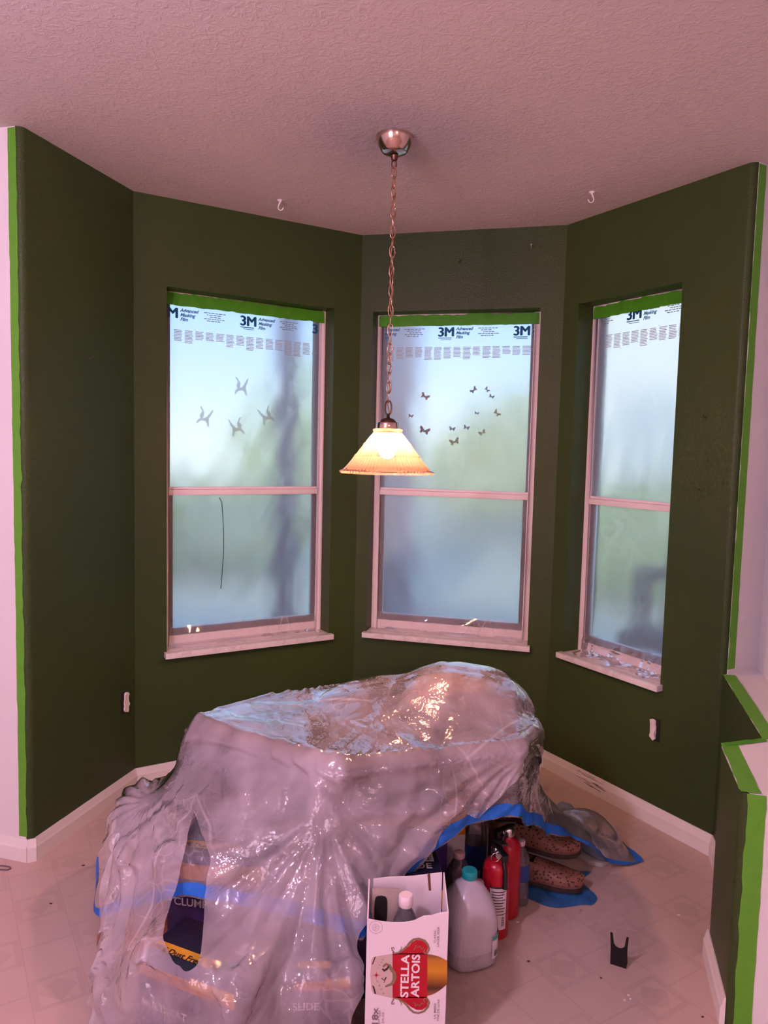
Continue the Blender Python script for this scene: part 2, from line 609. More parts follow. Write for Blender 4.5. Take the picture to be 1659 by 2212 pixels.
def low_wall():
    me = bpy.data.meshes.new('wall_right_low')
    bm = bmesh.new()
    b = [bm.verts.new((p[0], p[1], 0)) for p in low]
    tpp = [bm.verts.new((p[0], p[1], z)) for p, z in zip(low, zl)]
    n = len(low)
    ff = []
    for i in range(n):
        j = (i + 1) % n
        f = bm.faces.new((b[j], b[i], tpp[i], tpp[j]))
        f.material_index = 0 if i in (0, 1, 2) else 1
    for tri in ((0, 1, 5), (1, 4, 5), (1, 2, 3), (1, 3, 4)):
        f = bm.faces.new([tpp[k] for k in tri]); f.material_index = 1
    bm.faces.new(list(reversed(b)))
    bmesh.ops.recalc_face_normals(bm, faces=bm.faces)
    es = [e for e in bm.edges if {e.verts[0].index, e.verts[1].index} and
          ((e.verts[0] in (b[2], tpp[2]) and e.verts[1] in (b[2], tpp[2])) or
           (e.verts[0] in (b[3], tpp[3]) and e.verts[1] in (b[3], tpp[3])))]
    bmesh.ops.bevel(bm, geom=es, offset=0.02, segments=5, profile=0.5, affect='EDGES', material=0)
    bm.to_mesh(me); bm.free()
    me.materials.append(MT['green']); me.materials.append(MT['white'])
    o = link_mesh('wall_right_low', me, None)
    me.polygons.foreach_set('use_smooth', [True] * len(me.polygons))
    me.set_sharp_from_angle(angle=math.radians(30))
    tag(o, kind='structure')


low_wall()
mb = MB()
q = [E2, K1]
nn = Vector((0.97, -0.25))
mb.prism([(K1.x, K1.y), (K1.x + nn.x * .12 + 0.02, K1.y + 0.08), (E2.x + .12, E2.y + .02), (E2.x, E2.y)], 0.0, CEIL)
tag(mb.build('wall_right', MT['white']), kind='structure')
mb = MB()
K2 = K1 + dH * 2.2
mb.prism([(K1.x, K1.y), (K2.x, K2.y), (K2.x + .05, K2.y + .12), (K1.x + .12, K1.y + .09)], 0.0, CEIL)
tag(mb.build('wall_front_right', MT['white']), kind='structure')
XL, XR, YB = -3.35, 3.25, -3.2
FL = A + nAB * 2.3
mb = MB(); mb.box(XL - .1, XL, YB, 3.2, 0, CEIL); tag(mb.build('wall_room_left', MT['white']), kind='structure')
mb = MB(); mb.box(XR, XR + .1, YB, 1.4, 0, CEIL); tag(mb.build('wall_room_right', MT['white']), kind='structure')
mb = MB(); mb.box(XL - .1, XR + .1, YB - .1, YB, 0, CEIL); tag(mb.build('wall_room_back', MT['white']), kind='structure')

# floor and ceiling follow the plan
o1 = nBC * 0.1; o2 = nCD * 0.1; o3 = nDE * 0.1
plan = [(XL - .05, YB - .05), (XR + .05, YB - .05), (XR + .05, 1.35), (K1.x + .3, K1.y + .05), (E2.x + .06, E2.y), (E.x + o3.x, E.y + o3.y),
        (D.x + (o2.x + o3.x) * .6, D.y + (o2.y + o3.y) * .6), (C.x + (o1.x + o2.x) * .6, C.y + (o1.y + o2.y) * .6),
        (B.x - .05, B.y + .08), (A.x + nAB.x * .1, A.y + .12), (FL.x, FL.y + .05), (XL - .05, FL.y + .05)]
mb = MB(); mb.prism(plan, -0.08, 0.0); tag(mb.build('floor', MT['floor']), kind='structure')
mb = MB(); mb.prism(plan, CEIL, CEIL + 0.1); tag(mb.build('ceiling', MT['ceiling']), kind='structure')


# baseboards: moulded profile swept along the wall foot
def baseboard(name, M, s0, s1, h=0.078, d=0.013, e0=0.0, e1=0.0):
    prof = [(0, 0), (-d, 0), (-d, h * 0.62), (-d * 0.75, h * 0.72), (-d * 0.55, h * 0.86), (-d * 0.3, h), (0, h)]
    mb = MB(); mb.M = M
    vs = [(s0 - e0 * p[0] / d, p[0], p[1]) for p in prof] + [(s1 + e1 * p[0] / d, p[0], p[1]) for p in prof]
    n = len(prof)
    fs = [(i, (i + 1) % n, n + (i + 1) % n, n + i) for i in range(n)] + [tuple(range(n - 1, -1, -1)), tuple(range(n, 2 * n))]
    mb.add(vs, fs)
    return tag(mb.build(name, MT['trim']), kind='structure')


tb = 0.013 * math.tan(math.radians(22.5))
baseboard('baseboard_left', MAB, 0.012, LAB, e1=tb)
baseboard('baseboard_back_left', MBC, 0, LBC, e0=tb, e1=tb)
baseboard('baseboard_back', MCD, 0, LCD, e0=tb, e1=tb)
baseboard('baseboard_back_right', MDE, 0, LDE, e0=tb)
# short mitre piece round the rounded corner, then along the white wall
MA2 = Matrix(((-nAB.x * -1, dAB.x, 0, A.x + nAB.x * 0), (-nAB.y * -1, dAB.y, 0, A.y), (0, 0, 1, 0), (0, 0, 0, 1)))
Pfl = A + nAB * 2.2
_, _, Lfl, MFL = wall_frame(Pfl, A + nAB * 0.012)
baseboard('baseboard_front_left', MFL, 0, Lfl)
_, _, Lc, MC_ = wall_frame(A + nAB * 0.012, A + dAB * 0.012)
baseboard('baseboard_corner_left', MC_, -0.006, Lc + 0.006)
_, _, LG, MG = wall_frame(G, H)
_, _, LEF, MEF = wall_frame(E, F)
baseboard('baseboard_right', MEF, 0.0, LEF - 0.0)
baseboard('baseboard_right_low', MG, 0.0, LG - 0.012)
_, _, LHK, MHK = wall_frame(K1 + dH * 2.0, H)


# ------------------------------------------------------------------ windows
WH = ZH - ZS


def window(idx, M, s0, W, T, horn=(0.012, 0.012)):
    """single-hung window filling an opening; local x along the wall, y outwards, z up from the sill"""
    root = empty('window_%d' % idx, kind='structure')
    root.matrix_world = M @ Matrix.Translation((s0, 0, ZS))
    y0, y1 = 0.088, 0.145
    fw = 0.030
    mb = MB()
    mb.box(0, fw, y0, y1, 0, WH); mb.box(W - fw, W, y0, y1, 0, WH)
    mb.box(fw, W - fw, y0, y1, WH - fw, WH); mb.box(fw, W - fw, y0, y1, 0, 0.045)
    mb.build('window_frame', MT['frame'], root, bevel=0.003)
    zm = 0.664
    mb = MB()  # lower sash
    sw = 0.022
    mb.box(fw, fw + sw, y0 + .015, y0 + .034, 0.045, zm); mb.box(W - fw - sw, W - fw, y0 + .015, y0 + .034, 0.045, zm)
    mb.box(fw + sw, W - fw - sw, y0 + .015, y0 + .034, 0.045, 0.045 + 0.03)
    mb.build('lower_sash', MT['frame'], root, bevel=0.002)
    mb = MB()  # meeting rail with a step
    mb.box(fw, W - fw, y0 - .004, y0 + .03, zm, zm + 0.024)
    mb.box(fw, W - fw, y0 + .004, y0 + .03, zm + 0.024, zm + 0.036)
    mb.build('meeting_rail', MT['frame'], root, bevel=0.002)
    mb = MB()  # upper sash stiles
    mb.box(fw, fw + .014, y0 + .032, y1 - .006, zm, WH - fw); mb.box(W - fw - .014, W - fw, y0 + .032, y1 - .006, zm, WH - fw)
    mb.box(fw + .014, W - fw - .014, y0 + .032, y1 - .006, WH - fw - .014, WH - fw)
    mb.build('upper_sash', MT['frame'], root, bevel=0.002)
    mb = MB(); mb.box(fw + sw - .004, W - fw - sw + .004, y0 + .023, y0 + .026, 0.07, zm + .004); mb.build('pane', MT['glass'], root)
    mb = MB(); mb.box(fw + .01, W - fw - .01, y0 + .043, y0 + .046, zm + .03, WH - fw - .01); mb.build('pane', MT['glass'], root)
    mb = MB()
    mb.box(-horn[0], W + horn[1], -0.034, 0.0, -0.022, 0.002)
    mb.box(0.0005, W - 0.0005, 0.0, y0 + .01, -0.0, 0.002)
    mb.build('window_sill', MT['marble'], root, bevel=0.0025)
    return root


SPEC = [(1, MBC, B, dBC, 0.1313, 0.7659, TW), (2, MCD, C, dCD, 0.0598, 0.7718, TW), (3, MDE, D, dDE, 0.0888, 0.5174, TE)]
WIN = {}
for (i, M, P, dr, s0, W, T) in SPEC:
    WIN[i] = window(i, M, s0, W, T)

# ------------------------------------------------------------------ outdoors beyond the glass
def outdoors():
    g = NT('lawn_grass')
    f = g.noise(6, 5, 0.6)
    gm = g.done(g.principled(g.mix(f, (0.34, 0.35, 0.28), (0.46, 0.46, 0.38)), 0.9))
    mb = MB()
    mb.box(-30, 30, 5.6, 45, -0.2, -0.14)
    tag(mb.build('ground_lawn', gm), kind='structure')
    pc = plain('patio_concrete', (0.21, 0.20, 0.24), 0.85, 0, 0.2, 0.12, 3)
    mb = MB()
    pts = [(-7, 2.9), (-2.2, 3.1), (-1.25, 3.25), (-0.2, 3.85), (0.9, 3.6), (1.6, 2.95), (7, 2.6), (7, 5.6), (-7, 5.6)]
    mb.prism(pts, -0.2, -0.12)
    tag(mb.build('patio_slab', pc), kind='structure')

    # a dark post of the patio cover and the corner of a neighbouring wing, seen blurred through the film
    pm = plain('bronze_aluminium_post', (0.10, 0.10, 0.15), 0.5, 0.2, 0.4)
    p = empty('patio_post', (-0.76, 5.1, -0.12), 0.2, 'dark square post on the patio behind the left window', 'post')
    mb = MB(); mb.box(-.075, .075, -.075, .075, 0.04, 2.75); mb.build('shaft', pm, p, bevel=0.006)
    mb = MB(); mb.box(-.1, .1, -.1, .1, 0, 0.04); mb.build('foot_plate', pm, p, bevel=0.006)
    sm = plain('stucco_wing', (0.24, 0.21, 0.26), 0.9, 0, 0.2, 0.08, 20, 0.3, 60)
    rf = plain('shed_roof_felt', (0.12, 0.10, 0.12), 0.9, 0, 0.2, 0.2, 20)
    dm = plain('shed_door_wood', (0.20, 0.15, 0.14), 0.7, 0, 0.2, 0.2, 12)
    sh = empty('garden_shed', (-0.06, 7.2, -.14), -0.06, 'grey garden shed standing on the lawn behind the middle window', 'shed')
    mb = MB(); mb.box(-.44, .44, -.6, .6, 0, 3.1); mb.build('shed_wall', sm, sh)
    mb = MB(); mb.prism([(-.5, -.68), (.5, -.68), (.5, .68), (-.5, .68)], 3.1, [3.2, 3.2, 3.5, 3.5]); mb.build('shed_roof', rf, sh)
    mb = MB(); mb.box(-.30, .24, -.62, -.601, 0.02, 2.0); mb.build('shed_door', dm, sh, bevel=.005)
    # pale neighbouring house beyond the right window
    hw = plain('pale_stucco_house', (0.80, 0.78, 0.72), 0.9, 0, 0.2, 0.06, 8, 0.2, 40)
    hr = plain('house_roof_shingle', (0.30, 0.26, 0.24), 0.9, 0, 0.2, 0.2, 10)
    hs = empty('neighbour_house', (5.4, 10.2, -.14), -0.35, 'pale stucco house across the lawn behind the narrow window', 'house')
    mb = MB(); mb.box(-2.6, 2.6, 0, 4, 0, 4.2); mb.build('house_wall', hw, hs)
    mb = MB(); mb.prism([(-2.9, -.4), (2.9, -.4), (2.9, 4.4), (-2.9, 4.4)], 4.2, [4.3, 4.3, 5.6, 5.6]); mb.build('house_roof', hr, hs)
    fr_ = plain('house_window_frame', (0.7, 0.68, 0.66), .6)
    for x in (-1.4, 1.0):
        mb = MB(); mb.box(x, x + .9, -.03, -.001, 1.2, 2.5); w_ = mb.build('house_window', fr_, hs)
        mb = MB(); mb.box(x + .06, x + .84, -.036, -.031, 1.26, 2.44); mb.build('house_pane', plain('dim_house_pane', (0.45, 0.5, 0.52), .2), w_)
    # clipped hedge and trees: leafy crowns from many small leaves
    def foliage(name, blobs, cols, n, size, seed, label, cat, trunk=None, base=None):
        rnd = random.Random(seed)
        root = empty(name, base, 0, label, cat)
        t = NT(name + '_leaf')
        inf = t.n('ShaderNodeNewGeometry')
        f = t.noise(3.0, 2)
        m = t.done(t.principled(t.mix(f, cols[0], cols[1]), 0.7, 0, 0.3))
        vs, fs = [], []
        for k in range(n):
            bx, by, bz, rx, ry, rz = blobs[rnd.randrange(len(blobs))]
            a, c = rnd.uniform(0, 2 * PI), rnd.uniform(-1, 1)
            r = rnd.uniform(0.62, 1.0) ** 0.5
            s = math.sqrt(1 - c * c)
            p = Vector((bx + rx * r * s * math.cos(a), by + ry * r * s * math.sin(a), bz + rz * r * c))
            u = Vector((rnd.gauss(0, 1), rnd.gauss(0, 1), rnd.gauss(0, 1))).normalized() * size
            w = u.cross(Vector((rnd.gauss(0, 1), rnd.gauss(0, 1), rnd.gauss(0, 1)))).normalized() * size * 0.5
            b = len(vs)
            vs += [tuple(p - u), tuple(p + w), tuple(p + u), tuple(p - w)]
            fs.append((b, b + 1, b + 2, b + 3))
        mb = MB(); mb.add(vs, fs)
        o = mb.build('foliage', m, root)
        o['kind'] = 'stuff'
        mb = MB()
        mb.tube([(0, 0, 0), (0.02, 0, trunk[0] * .5), (0, 0.02, trunk[0])], [trunk[1], trunk[1] * .8, trunk[1] * .6], 8)
        mb.build('trunk', BARK, root)
        return root

    BARK = plain('tree_bark', (0.12, 0.09, 0.07), 0.9, 0, 0.2, 0.3, 12)
    foliage('broadleaf_tree', [(0, 0, 2.0, 1.7, 1.2, 1.4), (0.8, 0, 1.4, 1.2, 1.0, 1.0), (-.9, 0, 1.5, 1.1, 1.0, 0.9)], [(0.55, 0.66, 0.36), (0.80, 0.86, 0.58)], 2600, 0.13, 3,
            'pale green tree at the end of the lawn behind the left window', 'tree', (2.0, .12), (-1.4, 14.5, -.14))
    foliage('broadleaf_tree', [(0, 0, 1.6, 1.5, 1.0, 1.3), (-1.0, 0, 1.2, 1.2, 1.0, 1.0)], [(0.60, 0.68, 0.42), (0.84, 0.88, 0.64)], 2600, 0.13, 4,
            'yellow green tree beyond the lawn behind the middle window', 'tree', (1.6, .1), (3.1, 15.5, -.14))
    foliage('hedge_bush', [(0, 0, .75, 1.6, .8, .75), (1.4, .1, .7, 1.2, .8, .7), (-1.3, 0, .65, 1.1, .8, .65)], [(0.22, 0.32, 0.10), (0.46, 0.55, 0.20)], 2200, 0.09, 5,
            'low rounded hedge bush on the lawn behind the right window', 'bush', (.7, .08), (4.3, 8.3, -.14))
    foliage('hedge_bush', [(0, 0, .6, 1.5, .8, .6), (-1.4, .1, .6, 1.2, .8, .6)], [(0.22, 0.30, 0.12), (0.44, 0.52, 0.22)], 2000, 0.09, 6,
            'low rounded hedge bush on the lawn behind the left window', 'bush', (.6, .08), (-2.6, 9.5, -.14))

    # patio chair behind the right window
    dark = plain('dark_wicker', (0.045, 0.035, 0.04), 0.6, 0, 0.3, 0.3, 60)
    brown = plain('red_brown_teak', (0.16, 0.055, 0.04), 0.6, 0, 0.3, 0.25, 20)
    c = empty('patio_chair', (1.66, 3.62, -.12), math.radians(28), 'dark patio armchair with red brown legs outside the right window', 'chair')
    mb = MB(); mb.box(-.30, .30, -.28, .28, .62, .69); mb.build('seat', dark, c, bevel=.02)
    for (x, y) in ((-.27, -.25), (.2, -.25), (-.27, .25), (.2, .25)):
        mb = MB(); mb.box(x, x + .07, y - .03, y + .04, 0, .62); mb.build('leg', brown, c, bevel=.01)
    mb = MB(); mb.box(.22, .29, -.3, .3, .69, 1.15); mb.build('backrest', dark, c, bevel=.02)
    for y in (-.3, .25):
        mb = MB(); mb.box(-.12, .26, y, y + .06, .93, .99); mb.box(-.12, -.07, y, y + .06, .66, .94); mb.build('armrest', dark, c, bevel=.012)


outdoors()


# ------------------------------------------------------------------ masking film on the windows
INK = plain('blue_film_ink', (0.05, 0.27, 0.52), 0.6, 0, 0.2, 0.05)
INKB = plain('soft_blue_film_ink', (0.08, 0.24, 0.42), 0.6, 0, 0.2, 0.05)
INK2 = plain('grey_film_ink', (0.20, 0.29, 0.36), 0.6, 0, 0.2, 0.05)
INK3 = plain('faint_film_ink', (0.42, 0.50, 0.55), 0.6, 0, 0.2, 0.05)
YF = 0.098
FOOT = thin_plastic('loose_film_foot', 0.12, (0.94, 0.88, 0.92), 1.0, 0.0, 0.6)


def film(idx, P, dr, s0, W, x0, x1, top, logo_px, seed, gather, label):
    root_M = WIN[idx].matrix_world
    rnd = np.random.RandomState(seed)
    folds = [(rnd.uniform(-1.2, 1.2), rnd.uniform(0, 1), rnd.uniform(7, 18), rnd.uniform(.0006, .0016)) for _ in range(7)]

    cre = []
    for k in range(26):
        an = rnd.choice([1.0, -1.0]) * rnd.uniform(0.9, 1.5) if k % 3 else rnd.uniform(-.3, .3)
        cre.append((rnd.uniform(x0, x1), rnd.uniform(0.06, top - .22), math.cos(an), math.sin(an), rnd.uniform(.08, .28), rnd.uniform(.004, .010), rnd.choice([-1, 1]) * rnd.uniform(.0010, .0026)))

    def fn(u, v):
        x = x0 + (x1 - x0) * u
        z = 0.040 + (top - 0.040) * v
        y = YF
        fade = min(1.0, max(0.0, (top - 0.17 - z) / 0.2))
        for (a, ph, k, am) in folds:
            y += fade * am * math.sin(k * (x * 3 + a * (z - 0.5) * 2) + ph * 6.28) * min(1, 8 * u * (1 - u))
        for (cx, cz, ax, az, L, w, h) in cre:
            t_ = (x - cx) * ax + (z - cz) * az; q_ = -(x - cx) * az + (z - cz) * ax + 0.02 * math.sin(t_ * 9 + cx * 40)
            if abs(q_) < w and abs(t_) < L: y += h * (1 - abs(q_) / w) * min(1, 2.2 * (1 - abs(t_) / L))
        return (x, y, z)

    f = empty('masking_film', label=label, cat='masking film')
    f.matrix_world = root_M.copy()
    mb = MB(); mb.grid(fn, 60, 110)
    mb.build('film_sheet', MT['film'], f, smooth=True)
    # loose foot of the film, folded forward over the bottom rail on to the sill
    def foot(u, v):
        x = x0 + .002 + (x1 - x0 - .004) * u
        k = v * 1.0
        if k < .5: z = 0.085 - 0.072 * (k / .5); y = 0.0955 - 0.0125 * min(1, k / .25)
        else: z = 0.013 - 0.009 * min(1, (k - .5) / .2); y = 0.083 - (0.02 + gather) * (k - .5) / .5 * (0.75 + .25 * math.sin(u * 17 + seed))
        wv = 0.004 * math.sin(u * 16 + seed + 2 * v)
        tri = abs(((u * 8 + .9 * v + .5 * math.sin(u * 9 + seed)) % 1) * 2 - 1) - .5
        y -= (0.5 * (wv + .004) + .0012 * (tri + .5)) * min(1, 4 * v)
        z += 0.004 * (tri + .5) * max(0, (k - .45) / .55)
        return (x, y, z)
    mb = MB(); mb.grid(foot, 150, 24); mb.build('film_foot', FOOT, f, smooth=True)
    # print along the top edge
    yi = YF - 0.0025
    Rm = Matrix(((1, 0, 0, 0), (0, 0, -1, yi), (0, 1, 0, 0), (0, 0, 0, 1)))
    sl, zl_ = on_wall(logo_px[0], logo_px[1], P, dr, YF)
    xl = sl - s0; zb = zl_ - ZS
    fine, faint = MB(), MB()
    k0 = -4
    pitch = 0.352

    def put(mb, vf, x, z, clip=True):
        vs, fs = vf
        if clip:
            keep = [q for q in fs if all(x0 + .004 < vs[i][0] + x < x1 - .004 for i in q)]
        else: keep = fs
        if not keep: return
        mb.M = Rm @ Matrix.Translation((x, z, 0))
        mb.add(vs, keep)

    t3m = text_mesh('3M', 0.060, 0, 0, 0, sx=1.05, space=0.95)
    adv = [text_mesh(s, 0.0195, 0, 0.0008, 0.32) for s in ('Advanced', 'Masking', 'Film')]
    size_t = text_mesh('72 in/pc  1.82 m', 0.0125, 0, 0.0003, 0.2)
    for k in range(-3, 4):
        x = xl + k * pitch
        logo = MB()
        for ddx, ddz in ((0, 0), (.003, 0), (-.003, 0), (0, .0015), (0, -.0015), (.0015, 0), (-.0015, 0)): put(logo, t3m, x + ddx, zb + ddz)
        if x0 < x < x1 - .08:
            logo.M = Rm
            logo.add([(x + .002, zb - .010, 0), (x + .066, zb - .010, 0), (x + .066, zb - .006, 0), (x + .002, zb - .006, 0)], [(0, 1, 2, 3)])
            logo.add([(x + .014, zb - .017, 0), (x + .066, zb - .017, 0), (x + .066, zb - .0145, 0), (x + .014, zb - .0145, 0)], [(0, 1, 2, 3)])
        if logo.f: logo.build('logo_print', INK, f)['kind'] = 'stuff'
        word = MB()
        for i, tm in enumerate(adv):
            put(word, tm, x + 0.086, zb + 0.028 - i * 0.019)
        if word.f: word.build('name_print', INK if idx == 3 else INKB, f)['kind'] = 'stuff'
        # small print paragraph to the right of the logo
        for r in range(5):
            xa = x + 0.190 + 0.012 * ((r * 7) % 3); xb = x + 0.275 - 0.01 * ((r * 5) % 3)
            z = zb + 0.034 - r * 0.0085
            xx = xa
            while xx < xb:
                w = 0.006 + 0.010 * rnd.rand()
                if x0 + .01 < xx and xx + w < x1 - .01:
                    fine.M = Rm
                    fine.add([(xx, z, 0), (xx + w, z, 0), (xx + w, z + .0034, 0), (xx, z + .0034, 0)], [(0, 1, 2, 3)])
                xx += w + 0.0035
    for k in range(-12, 13):
        put(fine, size_t, xl + 0.018 + k * 0.1173, zb + 0.058)
    # faint column of instructions below
    for k in range(-16, 17):
        xa = xl + 0.03 + k * 0.046
        nrow = 6 + int(rnd.randint(0, 6))
        for r in range(nrow):
            z = zb - 0.052 - r * 0.0062
            w = 0.030 + 0.008 * rnd.rand()
            if x0 + .01 < xa and xa + w < x1 - .01:
                faint.M = Rm
                faint.add([(xa, z, 0), (xa + w, z, 0), (xa + w, z + .0030, 0), (xa, z + .0030, 0)], [(0, 1, 2, 3)])
    fine.build('small_print', INK2, f)['kind'] = 'stuff'; faint.build('instruction_print', INK3, f)['kind'] = 'stuff'
    # green tape strip holding the top edge
    mb = MB()
    n = 40
    zt0, zt1 = WH - 0.056, WH - 0.004
    r2 = random.Random(seed)
    lo = [zt0 + 0.0012 * r2.gauss(0, 1) for _ in range(n + 1)]; hi = [zt1 + 0.0022 * r2.gauss(0, 1) for _ in range(n + 1)]
    vs, fs = [], []
    for i in range(n + 1):
        x = x0 - .018 + (x1 - x0 + .034) * i / n
        yb = 0.0815 + .0012 * math.sin(i * .9 + seed)
        vs += [(x, yb, lo[i]), (x, yb + .002, (lo[i] + hi[i]) / 2), (x, yb + .004, hi[i]), (x, yb + .0062, hi[i]), (x, yb + .002, lo[i])]
    for i in range(n):
        for q in range(4): fs.append((i * 5 + q, (i + 1) * 5 + q, (i + 1) * 5 + q + 1, i * 5 + q + 1))
    mb.add(vs, fs)
    tp = mb.build('tape_strip', MT['tape_dark'], f, smooth=True)
    tp['label'] = 'green painter\'s tape strip'
    return f


film(1, B, dBC, 0.1313, 0.7659, 0.026, 0.740, WH - 0.032, (518, 702), 11, 0.05,
     'milky masking film on the window with hummingbird stickers')
film(2, C, dCD, 0.0598, 0.7718, 0.026, 0.746, WH - 0.032, (946, 727), 23, 0.03,
     'milky masking film on the window behind the pendant lamp')
film(3, D, dDE, 0.0888, 0.5174, 0.026, 0.4914, WH - 0.032, (1354, 692), 37, 0.07,
     'milky masking film on the narrow window beside the low wall')

# ------------------------------------------------------------------ pendant lamp
def pendant():
    brass = NT('polished_nickel')
    bm_ = brass.done(brass.principled(brass.mix(brass.noise(40, 2), (0.62, 0.46, 0.38), (0.74, 0.58, 0.48)), 0.16, 1.0))
    dk = plain('antique_bronze', (0.16, 0.085, 0.06), 0.32, 0.9, 0.5, 0.15, 40)
    copper = plain('copper_chain', (0.62, 0.36, 0.24), 0.26, 1.0, 0.5, 0.1, 60)
    cordm = plain('copper_cord', (0.42, 0.20, 0.12), 0.4, 0.3, 0.5, 0.15, 90)
    PX, PY = 0.006, 2.459
    p = empty('pendant_lamp', (PX, PY, CEIL), 0, 'hanging lamp with ribbed glass cone shade on a copper chain', 'lamp')
    mb = MB()
    mb.lathe([(0.012, -0.056), (0.036, -0.050), (0.041, -0.047), (0.054, -0.026), (0.060, -0.010), (0.061, 0.0)], 40)
    mb.build('canopy', bm_, p, smooth=True)
    mb = MB(); mb.lathe([(0.007, -0.074), (0.010, -0.070), (0.010, -0.066), (0.013, -0.062), (0.013, -0.058), (0.010, -0.055)], 20)
    mb.build('canopy_nut', dk, p, smooth=True)
    # heights from the photograph: shade rim, shade top, cap top
    def zat(py): return at_y(838, py, PY).z - CEIL
    z_rim, z_top, z_cap, z_loop = zat(1020), zat(927), zat(913), zat(868)
    mb = MB()
    def ring(cz, hh, hw, rot, r):
        pts = []
        for i in range(20):
            a = 2 * PI * i / 20
            x = hw * math.cos(a); z = hh * math.sin(a)
            z = math.copysign(abs(z / hh) ** 0.8 * hh, z)
            pts.append((x * math.cos(rot), x * math.sin(rot), cz + z))
        return pts
    mb.tube(ring(-0.084, 0.014, 0.008, 0.3, .0016), 0.0019, 6, True)
    mb.build('loop', dk, p, smooth=True)
    mb = MB(); mb.tube(ring((z_loop + z_cap + .028) / 2, (z_loop - z_cap - .024) / 2 + .002, 0.0105, 0.15, .002), 0.0024, 7, True); mb.build('loop', dk, p, smooth=True)
    # chain links
    ztop, zbot = -0.094, z_loop
    pitch = 0.0315
    n = int(round((ztop - zbot) / pitch))
    pitch = (ztop - zbot) / n
    for k in range(n):
        mb = MB(); mb.tube(ring(0, pitch * 0.62, 0.0082, 0, .0015), 0.00165, 6, True)
        if k == 0: me0 = mb.mesh('chain_link'); me0.materials.append(copper); me0.polygons.foreach_set('use_smooth', [True] * len(me0.polygons))
        o = bpy.data.objects.new('chain_link', me0); COL.objects.link(o); o.parent = p
        o.location = (0, 0, ztop - pitch * (k + .5)); o.rotation_euler = (0, 0.06 * math.sin(k * 2.1), 0.25 + (PI / 2 if k % 2 else 0) + 0.35 * math.sin(k * .7))
    mb = MB()
    pts = []
    for i in range(90):
        z = -0.07 + (z_cap + .07) * i / 89
        pts.append((0.0035 * math.sin(i * .75), 0.0035 * math.cos(i * .52), z))
    mb.tube(pts, 0.0021, 6); mb.build('cord', cordm, p, smooth=True)
    # cap
    mb = MB()
    mb.lathe([(0.0300, z_top + .006), (0.0285, z_cap + .001), (0.026, z_cap + .006), (0.019, z_cap + .012), (0.010, z_cap + .015), (0.0045, z_cap + .016),
              (0.007, z_cap + .019), (0.0045, z_cap + .022), (0.0065, z_cap + .025), (0.004, z_cap + .030)], 28)
    mb.build('cap', dk, p, smooth=True)
    mb = MB(); mb.lathe([(0.0375, z_top + .001), (0.0385, z_top + .004), (0.0378, z_cap - .002), (0.0365, z_cap)], 36); mb.build('fitter_collar', bm_, p, smooth=True)
    # ribbed glass shade
    rr, rt = 0.153, 0.046
    NR = 144
    def rip(r, z, i, k):
        if r < 0.047 or k >= RK: return r
        return r + (0.0019 if i % 2 else -0.0010) * min(1, r / .07)
    prof = [(rr - .006, z_rim - .006), (rr + .001, z_rim - .004), (rr + .002, z_rim + .003), (rr - .010, z_rim + .008)]
    for k in range(1, 13):
        q = k / 12
        r = (rr - .014) + (rt - (rr - .014)) * q; z = (z_rim + .010) + (z_top - .012 - z_rim - .010) * q
        prof.append((r, z))
        if k in (4, 8): prof.append((r + .0022, z + .0006)); prof.append((r - .001, z + .0035))
    RK = 999
    prof += [(rt + .002, z_top - .008), (rt + .002, z_top - .001), (rt - .004, z_top + .001)]
    mb = MB(); mb.lathe(prof, NR, cap=False, ripple=rip)
    t = NT('ribbed_pressed_glass')
    tl = t.n('ShaderNodeBsdfTranslucent'); tl.inputs[0].default_value = (0.42, 0.25, 0.195, 1)
    df = t.n('ShaderNodeBsdfDiffuse'); df.inputs[0].default_value = (0.42, 0.29, 0.23, 1)
    tr = t.n('ShaderNodeBsdfTransparent'); tr.inputs[0].default_value = (1.0, 0.92, 0.84, 1)
    gl = t.n('ShaderNodeBsdfGlossy'); gl.inputs['Roughness'].default_value = 0.12
    fr = t.n('ShaderNodeFresnel'); fr.inputs[0].default_value = 1.5
    def mxs(f, a, b):
        m = t.n('ShaderNodeMixShader'); t.set(m.inputs[0], f)
        t.t.links.new(a, m.inputs[1]); t.t.links.new(b, m.inputs[2]); return m.outputs[0]
    s = mxs(0.45, tl.outputs[0], df.outputs[0])
    s = mxs(0.46, s, tr.outputs[0])
    gm = t.done(mxs(fr.outputs[0], s, gl.outputs[0]))
    mb.build('glass_shade', gm, p, smooth=False)
    # lamp holder and glowing bulb
    mb = MB(); mb.lathe([(0.017, z_top - .03), (0.019, z_top - .028), (0.019, z_top + .004)], 20); mb.build('lamp_holder', dk, p, smooth=True)
    t = NT('glowing_bulb')
    em = t.n('ShaderNodeEmission'); em.inputs[0].default_value = (1.0, 0.455, 0.225, 1); em.inputs[1].default_value = 620
    bulb = t.done(em.outputs[0])
    mb = MB(); zc = z_top - .066
    mb.lathe([(0.006, zc - .031), (0.018, zc - .026), (0.027, zc - .014), (0.030, zc), (0.027, zc + .014), (0.019, zc + .027), (0.014, zc + .034)], 14)
    mb.build('bulb', bulb, p, smooth=True)


pendant()


